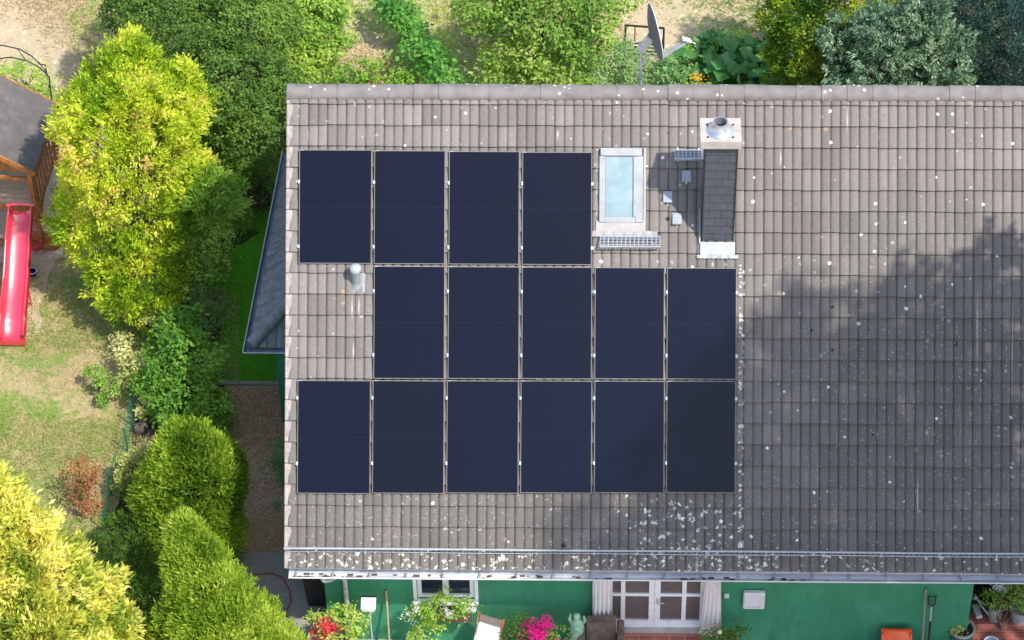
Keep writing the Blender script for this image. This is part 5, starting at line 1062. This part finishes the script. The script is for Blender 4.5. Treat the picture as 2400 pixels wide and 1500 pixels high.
foliage('blossom', pp, [B(1625, 182, .72, .06, .06, .05), B(1632, 200, .65, .06, .06, .05)], 110, 'fine', M_ORA, 19, lf=1.1)
plant('weedy_shrub', 'bright green weedy clump behind the satellite dish arm', 'shrub', (1650, 110), [B(1660, 105, .4, .3), B(1610, 125, .4, .3), B(1730, 100, .35, .3)], 60, 'broad', M_BRG, 20, tr=.02, lf=.8)
plant('green_gold_conifer', 'dark green conifer with yellow tips behind the ridge, left of the blue spruce', 'conifer', (1930, 190), [B(1900, 90, 2.2, .72, .7, 1.1), B(1980, 10, 2.8, .8, .8, .8), B(1850, 30, 2.5, .45, .5, .6), B(1860, 160, 1.4, .42, .5, .9), B(2080, -20, 2.8, .7), B(1910, -50, 3, .8)], 110, 'golden', M_HG, 21, tr=.09, lf=.9, cvar=.6, lumpk=1.3)
sp = [B(2080, 100, 3.0, .62, .6, .7), B(2160, 60, 3.3, .5), B(1990, 90, 2.9, .42, .4, .4), B(2200, 130, 2.7, .5), B(2270, 110, 2.6, .38), B(2040, 165, 2.4, .5), B(2140, 180, 2.3, .6), B(2150, 5, 3.5, .25, .25, .35), B(2060, 40, 3.2, .2, .2, .3), B(1960, 130, 2.7, .25), B(2230, 195, 2.1, .4), B(1990, 205, 2.1, .3), B(2300, 60, 2.7, .25)]
plant('blue_spruce', 'silvery blue green spruce behind the right part of the ridge', 'spruce', (2130, 180), sp, 140, 'needle', M_BLUE, 22, tr=.1, lf=1., lumpk=1.6, cvar=.5)
plant('dark_yew', 'very dark blue green conifer filling the top right corner', 'conifer', (2350, 170), [B(2330, 60, 2.6, 1.0, .9, 1.1), B(2400, 150, 2.0, .8, .8, .9), B(2240, 10, 2.9, .6, .6, .8), B(2460, 30, 2.6, .9), B(2320, 190, 1.4, .5), B(2250, 200, 1.3, .6), B(2200, 60, 2.0, .6), B(2360, 110, 1.6, 1.0)], 170, 'yew', M_YEW, 23, tr=.12, lf=1.2)
# between lawn and turf
plant('lush_shrub', 'green leafy shrub between the golden conifer and the green turf', 'shrub', (490, 700), [B(490, 530, 1.9, .40, .42, .6), B(475, 620, 1.3, .36, .4, .5), B(450, 560, 1.7, .4), B(545, 510, 1.7, .25), B(470, 640, 1.1, .35)], 120, 'fine', M_BRG, 24, tr=.04, lf=1.4)
plant('bamboo_shrub', 'yellow green long leaved shrub at the right foot of the golden conifer', 'shrub', (500, 700), [B(510, 440, 2.9, .34, .3, .4), B(480, 480, 2.8, .3), B(545, 455, 2.6, .25, .25, .3), B(520, 490, 2.3, .33)], 60, 'long', M_BRG, 25, tr=.03)
plant('light_shrub', 'light green leafy shrub at the left eave of the wing roof', 'shrub', (610, 420), [B(570, 390, .8, .36, .3, .35), B(620, 365, .6, .3), B(640, 400, .5, .2)], 85, 'broad', M_BRG, 43, tr=.03, lf=.8)
plant('smoke_bush', 'dusky purple brown shrub beside the wing roof', 'shrub', (600, 470), [B(600, 445, .5, .28, .28, .3), B(570, 470, .5, .2)], 110, 'fine', M_PUR, 26, tr=.03, lf=1.1)
plant('ornamental_grass', 'arching ornamental grass clump against the wing roof gutter', 'grass clump', (622, 500), [B(625, 470, .25, .16, .16, .2), B(632, 395, .25, .12, .12, .2), B(595, 510, .2, .14, .14, .15)], 60, 'grass', M_MID, 27, tr=0, part='blades')
plant('grey_bush', 'soft grey green bush below the lush shrub', 'shrub', (440, 735), [B(440, 700, .8, .42, .35, .45), B(370, 660, 1.0, .3), B(475, 710, .6, .28), B(400, 730, .7, .35), B(480, 750, .4, .25)], 120, 'fine', M_GREY, 28, tr=.04, lf=.9)
plant('straw_grass', 'small straw yellow grass tuft at the edge of the green turf', 'grass clump', (508, 720), [B(510, 705, .45, .09, .09, .1)], 120, 'grass', M_STR, 29, tr=0, part='blades', lf=.6)
plant('leafy_shrub', 'large mid green leafy shrub between the lawn and the mulch bed', 'shrub', (440, 960), [B(430, 860, 1.0, .58, .6, .7), B(430, 770, 1.2, .38, .35, .4), B(475, 850, .9, .36), B(455, 950, .7, .52, .45, .55), B(380, 900, .8, .4), B(490, 1000, .4, .3), B(400, 970, .6, .38)], 110, 'broad', M_MID, 30, tr=.06, lf=.95, lumpk=1.2)
vr = plant('variegated_shrub', 'cream and yellow variegated shrub at the left of the leafy shrub', 'shrub', (310, 870), [B(290, 830, .6, .16), B(315, 855, .6, .2), B(300, 880, .5, .17), B(290, 800, .6, .1), B(350, 940, .5, .12), B(330, 965, .3, .1)], 80, 'broad', M_PALE, 31, tr=.03, lf=.8)
plant('rose_bush', 'sparse shrub with pale cream blossoms by the grey bush', 'shrub', (352, 765), [B(352, 752, .9, .05), B(342, 708, 1.0, .035)], 500, 'fine', M_PALE, 32, tr=.02, lf=.8)
plant('lawn_sapling', 'small green sapling standing in the lawn', 'sapling', (230, 920), [B(230, 890, .45, .18, .18, .2), B(205, 870, .45, .12), B(255, 905, .4, .16), B(235, 930, .25, .14)], 75, 'broad', M_MID, 33, tr=.02, lf=.75)
plant('red_maple', 'small russet leaved shrub on the lower lawn', 'shrub', (205, 1165), [B(185, 1110, .8, .26, .24, .22), B(215, 1120, .7, .2), B(195, 1150, .55, .22), B(205, 1180, .35, .2)], 70, 'fine', M_RED, 34, tr=.03, lf=1.1)
plant('yellow_shrub', 'small yellow shrub at the left side of the clipped conifers', 'shrub', (310, 1140), [B(310, 1095, .7, .24, .22, .26), B(295, 1130, .6, .17), B(345, 1060, .7, .13), B(300, 1150, .4, .15)], 110, 'golden', M_PALE, 35, tr=.03, lf=.9)
def cone_blobs(pts): return [B(*p) for p in pts]
plant('clipped_conifer', 'upper of the two green clipped conifers beside the mulch bed', 'conifer', (450, 1270), cone_blobs([(455, 1150, 1.3, .82, .66, 1.1), (440, 1070, 1.9, .55, .5, .65), (500, 1110, 1.5, .48, .5, .8), (390, 1180, 1.0, .5, .5, .9), (455, 1240, .8, .85, .6, .8)]), 330, 'spray', M_THU, 36, tr=.1, lf=1.15, lumpk=1.)
plant('clipped_conifer', 'lower of the two green clipped conifers, cut by the bottom edge', 'conifer', (530, 1560), cone_blobs([(440, 1262, 2.7, .30, .3, .45), (462, 1330, 2.4, .50, .45, .6), (492, 1405, 2.1, .70, .55, .7), (525, 1480, 1.8, .90, .65, .8), (560, 1560, 1.4, 1.1, .8, 1.0), (430, 1500, 1.2, .5, .5, .9)]), 330, 'spray', M_THU, 37, tr=.1, lf=1.15, lumpk=.9)
plant('fern_shrub', 'dark green feathery shrub between the golden and clipped conifers', 'shrub', (290, 1400), [B(250, 1330, 1.0, .42, .4, .5), B(320, 1300, .8, .4), B(290, 1420, 1.2, .5), B(350, 1450, 1.0, .5, .5, .8), B(330, 1350, .7, .4), B(310, 1240, .6, .34), B(350, 1520, 1.0, .5), B(210, 1310, 1.1, .25), B(270, 1370, .9, .45), B(300, 1290, .5, .4), B(360, 1400, .6, .45)], 130, 'long', M_DKG, 38, tr=.05, lf=.62, lumpk=1.4)
plant('golden_conifer', 'pale golden conifer filling the bottom left corner', 'conifer', (40, 1560), [B(60, 1440, 2.6, 1.15, 1.1, 1.3), B(20, 1260, 3.6, .50, .5, .8), B(-40, 1200, 4.0, .5, .5, .8), B(180, 1440, 2.3, .6, .6, .8), B(60, 1330, 3.1, .6, .6, .9), B(230, 1520, 1.9, .5), B(100, 1560, 2.0, 1.2, 1.2, 1.2), B(-100, 1400, 3, 1.1, 1.1, 1.4), B(-20, 1150, 4.2, .25, .25, .35)], 100, 'golden', M_GOLD2, 39, tr=.14, lf=1.3, lumpk=1.4, cvar=.6)
plant('arch_climber', 'green climbing plant on the black garden arch', 'climber', (70, 230), [B(60, 190, .8, .38, .35, .4), B(20, 180, .9, .32), B(100, 215, .6, .28), B(115, 300, .5, .2)], 55, 'fine', M_BRG, 40, tr=.03, lf=1.3)
plant('heather', 'small pinkish brown withered bush between play tower and golden conifer', 'bush', (150, 275), [B(150, 255, .3, .2, .25, .2), B(140, 300, .3, .16)], 110, 'fine', M_PUR, 41, tr=.02)
plant('wall_fern', 'green leafy plant peeping from under the gable edge at the mulch bed', 'plant', (660, 1105), [B(660, 1100, .35, .2, .25, .25), B(668, 1065, .3, .14), B(672, 1195, .25, .09)], 90, 'long', M_GREY, 42, tr=.02, lf=.7)
# by the wall
def BY(px, py, y, rx, ry=None, rz=None): return (HY(px, py, y), (rx, ry or rx, rz or rx))
def wplant(name, label, cat, px, y, blobs, dens, kind, mat, seed, tr=.02, **kw):
    q = HY(px, 1490, y); t = thing(name, (q[0], y, 0), label, cat, kw.pop('group', None)); foliage('foliage', t, blobs, dens, kind, mat, seed, **kw)
    if tr: trunk(t, (q[0], y, 0), blobs, tr, seed, 'stem')
    return t
t = wplant('flowering_bush', 'green bush with red blossoms at the left corner of the green wall', 'bush', 800, -.45, [BY(800, 1455, -.45, .28, .25, .28), BY(835, 1450, -.4, .16), BY(760, 1450, -.5, .22, .2, .12), BY(730, 1452, -.5, .12, .1, .06), BY(820, 1490, -.5, .25)], 80, 'broad', M_BRG, 50, lf=.75)
foliage('blossom', t, [BY(765, 1480, -.68, .09, .1, .08), BY(788, 1470, -.7, .05), BY(740, 1483, -.65, .05), BY(758, 1462, -.68, .06), BY(760, 1497, -.75, .08)], 230, 'fine', M_BOUG, 51, lf=.9)
wb_ = thing('window_box', (HY(1040, 1420, -.2)[0], -.2, wz0-.2), 'trailing window box plant with white blossoms under the window', 'window box'); zb_ = wz0-.06
mb = MB(); mb.box((wx0+.05, -.30, zb_-.18), (wx1-.05, -.105, zb_), c=.01); build('trough', mb, flat('brown trough', (.10, .06, .04), .7), wb_)
foliage('foliage', wb_, [BY(1035, 1400, -.28, .16, .12, .10), BY(1060, 1425, -.38, .25, .15, .14), BY(1000, 1425, -.36, .2, .13, .12), BY(1010, 1455, -.4, .2, .12, .16), BY(990, 1480, -.4, .14, .1, .12), BY(965, 1440, -.36, .1, .1, .08), BY(1095, 1420, -.34, .12, .1, .1), BY(985, 1500, -.4, .2, .12, .12)], 95, 'broad', M_BRG, 52, lf=.7)
foliage('blossom', wb_, [BY(958, 1436, -.42, .045), BY(980, 1429, -.45, .035), BY(1052, 1434, -.55, .04), BY(1094, 1431, -.48, .045), BY(1112, 1425, -.4, .03)], 260, 'fine', M_WHT, 53, lf=.55, depth=.9)
t = wplant('geranium', 'magenta flowering geranium by the wall left of the armchair', 'flower', 1270, -.5, [BY(1275, 1490, -.5, .22, .2, .18), BY(1300, 1480, -.5, .12)], 80, 'broad', M_MID, 54, lf=.7)
foliage('blossom', t, [BY(1262, 1478, -.62, .09, .1, .09), BY(1285, 1462, -.62, .08), BY(1255, 1494, -.7, .1), BY(1250, 1465, -.6, .05), BY(1300, 1497, -.7, .05)], 200, 'fine', M_MAG, 55, lf=.9)
wplant('dark_shrub', 'dark green shrub with lavender tint left of the magenta geranium', 'shrub', 1220, -.5, [BY(1222, 1480, -.5, .17), BY(1205, 1498, -.55, .17), BY(1245, 1500, -.5, .15)], 130, 'fine', M_DKG, 56, lf=1.)
wplant('door_shrub', 'dark green shrub at the foot of the right curtain', 'shrub', 1685, -.45, [BY(1685, 1495, -.45, .26, .2, .12), BY(1720, 1496, -.4, .15)], 130, 'fine', M_DKG, 57, lf=1.)
mb = MB(); q = HY(1687, 1481, -.5); mb.lathe((q[0], q[1], q[2]-.04), [(0, 0), (.03, .01), (.04, .04), (.03, .07), (0, .08)], 14); tag(build('garden_ball', mb, flat('cream ceramic', (.62, .58, .42), .5), loc=q, smooth=60), 'small cream ceramic ball in the dark shrub by the right curtain', 'ball')
pq = HZ(2256, 1471, .42); foliage('foliage', pt, [((pq[0], pq[1], .45), (.09, .09, .08)), ((pq[0]-.05, pq[1]+.05, .44), (.07, .07, .06))], 130, 'broad', M_PALE, 58, lf=.9)
q = HZ(2330, 1400, .5)
wplant('potted_greenery', 'bushy green potted plant behind the watering can at the right edge', 'plant', 2350, .25, [(HZ(2335, 1405, .5), (.22, .2, .16)), (HZ(2375, 1395, .5), (.25, .22, .2)), (HZ(2400, 1415, .4), (.18, .18, .16)), (HZ(2310, 1392, .5), (.1, .1, .1))], 95, 'broad', M_MID, 59, lf=.6)
t = thing('white_flowers', HZ(2345, 1375, .5), 'small white blossoms above the green potted plant at the right', 'flowers'); foliage('petals', t, [(HZ(2335, 1371, .65), (.06, .05, .03)), (HZ(2356, 1374, .65), (.07, .05, .03))], 260, 'fine', M_WHT, 60, lf=1.1, depth=.8); trunk(t, HZ(2345, 1375, 0), [(HZ(2345, 1375, .6), (.05, .05, .05))], .008, 3, 'stem')
for px, py, lb in ((1318, 1470, 'white pebble upper left of the statue base'), (1322, 1482, 'larger white pebble beside the statue base'), (1312, 1490, 'small brown and white pebble below the white ones')):
    q = HZ(px, py, .1); mb = MB(); mb.lathe((q[0], q[1], .02), [(0, 0), (.04, .01), (.05, .05), (.035, .09), (0, .10)], 12); tag(build('pebble', mb, STONE, loc=(q[0], q[1], .02), smooth=60), lb, 'pebble', 'pebbles by the statue')
# the tall tree out of frame at the right whose shade falls on the roof and wall
sb = []
def SB(px, py, r, extra=0.):
    u_, v_ = HR(px, py); P_ = RW(u_, v_, TB); d = max(5.0, (2420-px+r*190)/58+extra); return (P_+SUN*d, (r, r, r*.9))
for px, py, r, e in ((1420, 1290, 1.0, 0), (1560, 1330, 1.1, 0), (1700, 1250, 1.1, 0), (1640, 1080, 1.0, 0), (1800, 1080, 1.2, 0), (1760, 900, .9, 0), (1900, 900, 1.2, 0), (1850, 1250, 1.2, 0), (2000, 1150, 1.3, 0), (2050, 850, 1.1, 0), (2160, 1000, 1.3, .5), (2160, 720, .8, .5), (2300, 820, 1.2, 1), (2330, 660, .8, 1), (2350, 1050, 1.3, 1), (2220, 1260, 1.3, 1), (2420, 950, 1.2, 2), (2450, 1250, 1.4, 2), (2480, 750, 1.0, 2), (1860, 700, .35, 0), (2050, 1400, 1.3, 0), (1700, 1450, 1.2, 0), (2350, 1450, 1.3, 1)):
    sb.append(SB(px, py, r, e))
cx_ = np.mean([b[0] for b in sb], 0); tb = (cx_[0]+1.0, cx_[1]-1.0, 0)
bt = thing('shade_tree', tb, 'tall broad tree standing out of view to the right of the house', 'tree')
foliage('crown', bt, sb, 14, 'large', M_DKG, 70, lf=1.6, depth=.6, lumpk=1.)
trunk(bt, tb, [((cx_[0], cx_[1], cx_[2]), (1, 1, 1))]+sb, .28, 70)
# ------------------------------------------------------------------ grass and litter on the ground
def scatter_blades(name, poly, n_, L, mat, seed, label, tuft=5, spread=.03, z=.01, lay=.5, clumpn=2.2, thr=-.2):
    r_ = np.random.default_rng(seed); P = np.array([HZ(x, y, z)[:2] for x, y in poly]); lo_, hi_ = P.min(0), P.max(0)
    q = lo_+(hi_-lo_)*r_.random((n_*3, 2)); ins = np.zeros(len(q), bool); j = len(P)-1
    for i in range(len(P)):
        a, b = P[i], P[j]; c = ((a[1] > q[:, 1]) != (b[1] > q[:, 1])) & (q[:, 0] < (b[0]-a[0])*(q[:, 1]-a[1])/(b[1]-a[1]+1e-12)+a[0]); ins ^= c; j = i
    q = q[ins]; p3 = np.c_[q, np.full(len(q), z)]; q = p3[snoise(p3, clumpn, seed+1) > thr+.3*r_.normal(size=len(p3))][:n_]
    p = np.repeat(q, tuft, 0)+np.c_[r_.normal(size=(len(q)*tuft, 2))*spread, np.zeros(len(q)*tuft)]; M_ = len(p)
    a = nrm(r_.normal(size=(M_, 3))*np.array([lay, lay, .15])+np.array([0, 0, .45])); nn = nrm(np.cross(a, r_.normal(size=(M_, 3)))); LL = L*r_.uniform(.5, 1.5, M_)
    t = thing(name, (*P.mean(0), 0), None, None); COL.objects.unlink(t); WM[t.name] = Matrix.Translation((*P.mean(0), 0))
    o = leaves_mesh(p, a, nn, LL, LL*.22, 0, np.repeat(.5+.3*snoise(q, 1.5, seed+2), tuft)+r_.normal(size=M_)*.18, name, mat, t); o.parent = None; o.matrix_basis = WM[t.name]; bpy.data.objects.remove(t)
    return tag(o, label, 'grass', None, 'stuff')
M_LG = leafmat('lawn blade', [(.11, .19, .03), (.22, .31, .06), (.34, .40, .10), (.58, .48, .26)], None, .2)
M_DG = leafmat('dry blade', [(.34, .30, .12), (.55, .44, .26), (.66, .53, .34), (.78, .68, .5)], None, .2)
M_TG = leafmat('turf blade', [(.08, .30, .015), (.12, .38, .02), (.16, .46, .03)], None, .15)
scatter_blades('lawn_grass', [(-40, 620), (130, 600), (340, 640), (560, 700), (560, 1300), (300, 1540), (-40, 1540)], 15000, .045, M_LG, 80, 'short green grass blades growing through the patchy lawn', 5, .03, .01, .6, 1.6, .05)
scatter_blades('lawn_straw', [(-40, 620), (130, 600), (340, 640), (560, 700), (560, 1300), (300, 1540), (-40, 1540)], 8000, .04, M_DG, 83, 'dried straw coloured grass in the patchy lawn', 4, .03, .01, .9, 1.8, .25)
scatter_blades('dry_grass', [(-40, -40), (2300, -40), (2300, 240), (-40, 240)], 12000, .07, M_DG, 81, 'dry straw and bleached grass behind the house', 6, .05, .01, 1., 1.3, -.2)
scatter_blades('weed_grass', [(240, -40), (2300, -40), (2300, 240), (700, 240), (-20, 240)], 7000, .07, M_BRG, 82, 'scattered green weeds and grass behind the house', 6, .05, .01, .7, 1.1, .35)
scatter_blades('turf_grass', [(505, 540), (640, 470), (700, 450), (700, 893), (505, 893)], 14000, .022, M_TG, 84, 'dense short blades of the deep green turf', 5, .025, .01, .5, 2, -3)
M_MU = leafmat('bark chip', [(.16, .09, .05), (.44, .27, .15), (.68, .47, .29), (.85, .70, .52)], None, .0)
scatter_blades('bark_chips', [(540, 908), (700, 908), (700, 1290), (560, 1290)], 6500, .05, M_MU, 85, 'loose bark chips covering the mulch bed', 3, .03, .018, 1.6, 2, -3)
print('LEAVES', nleaf)
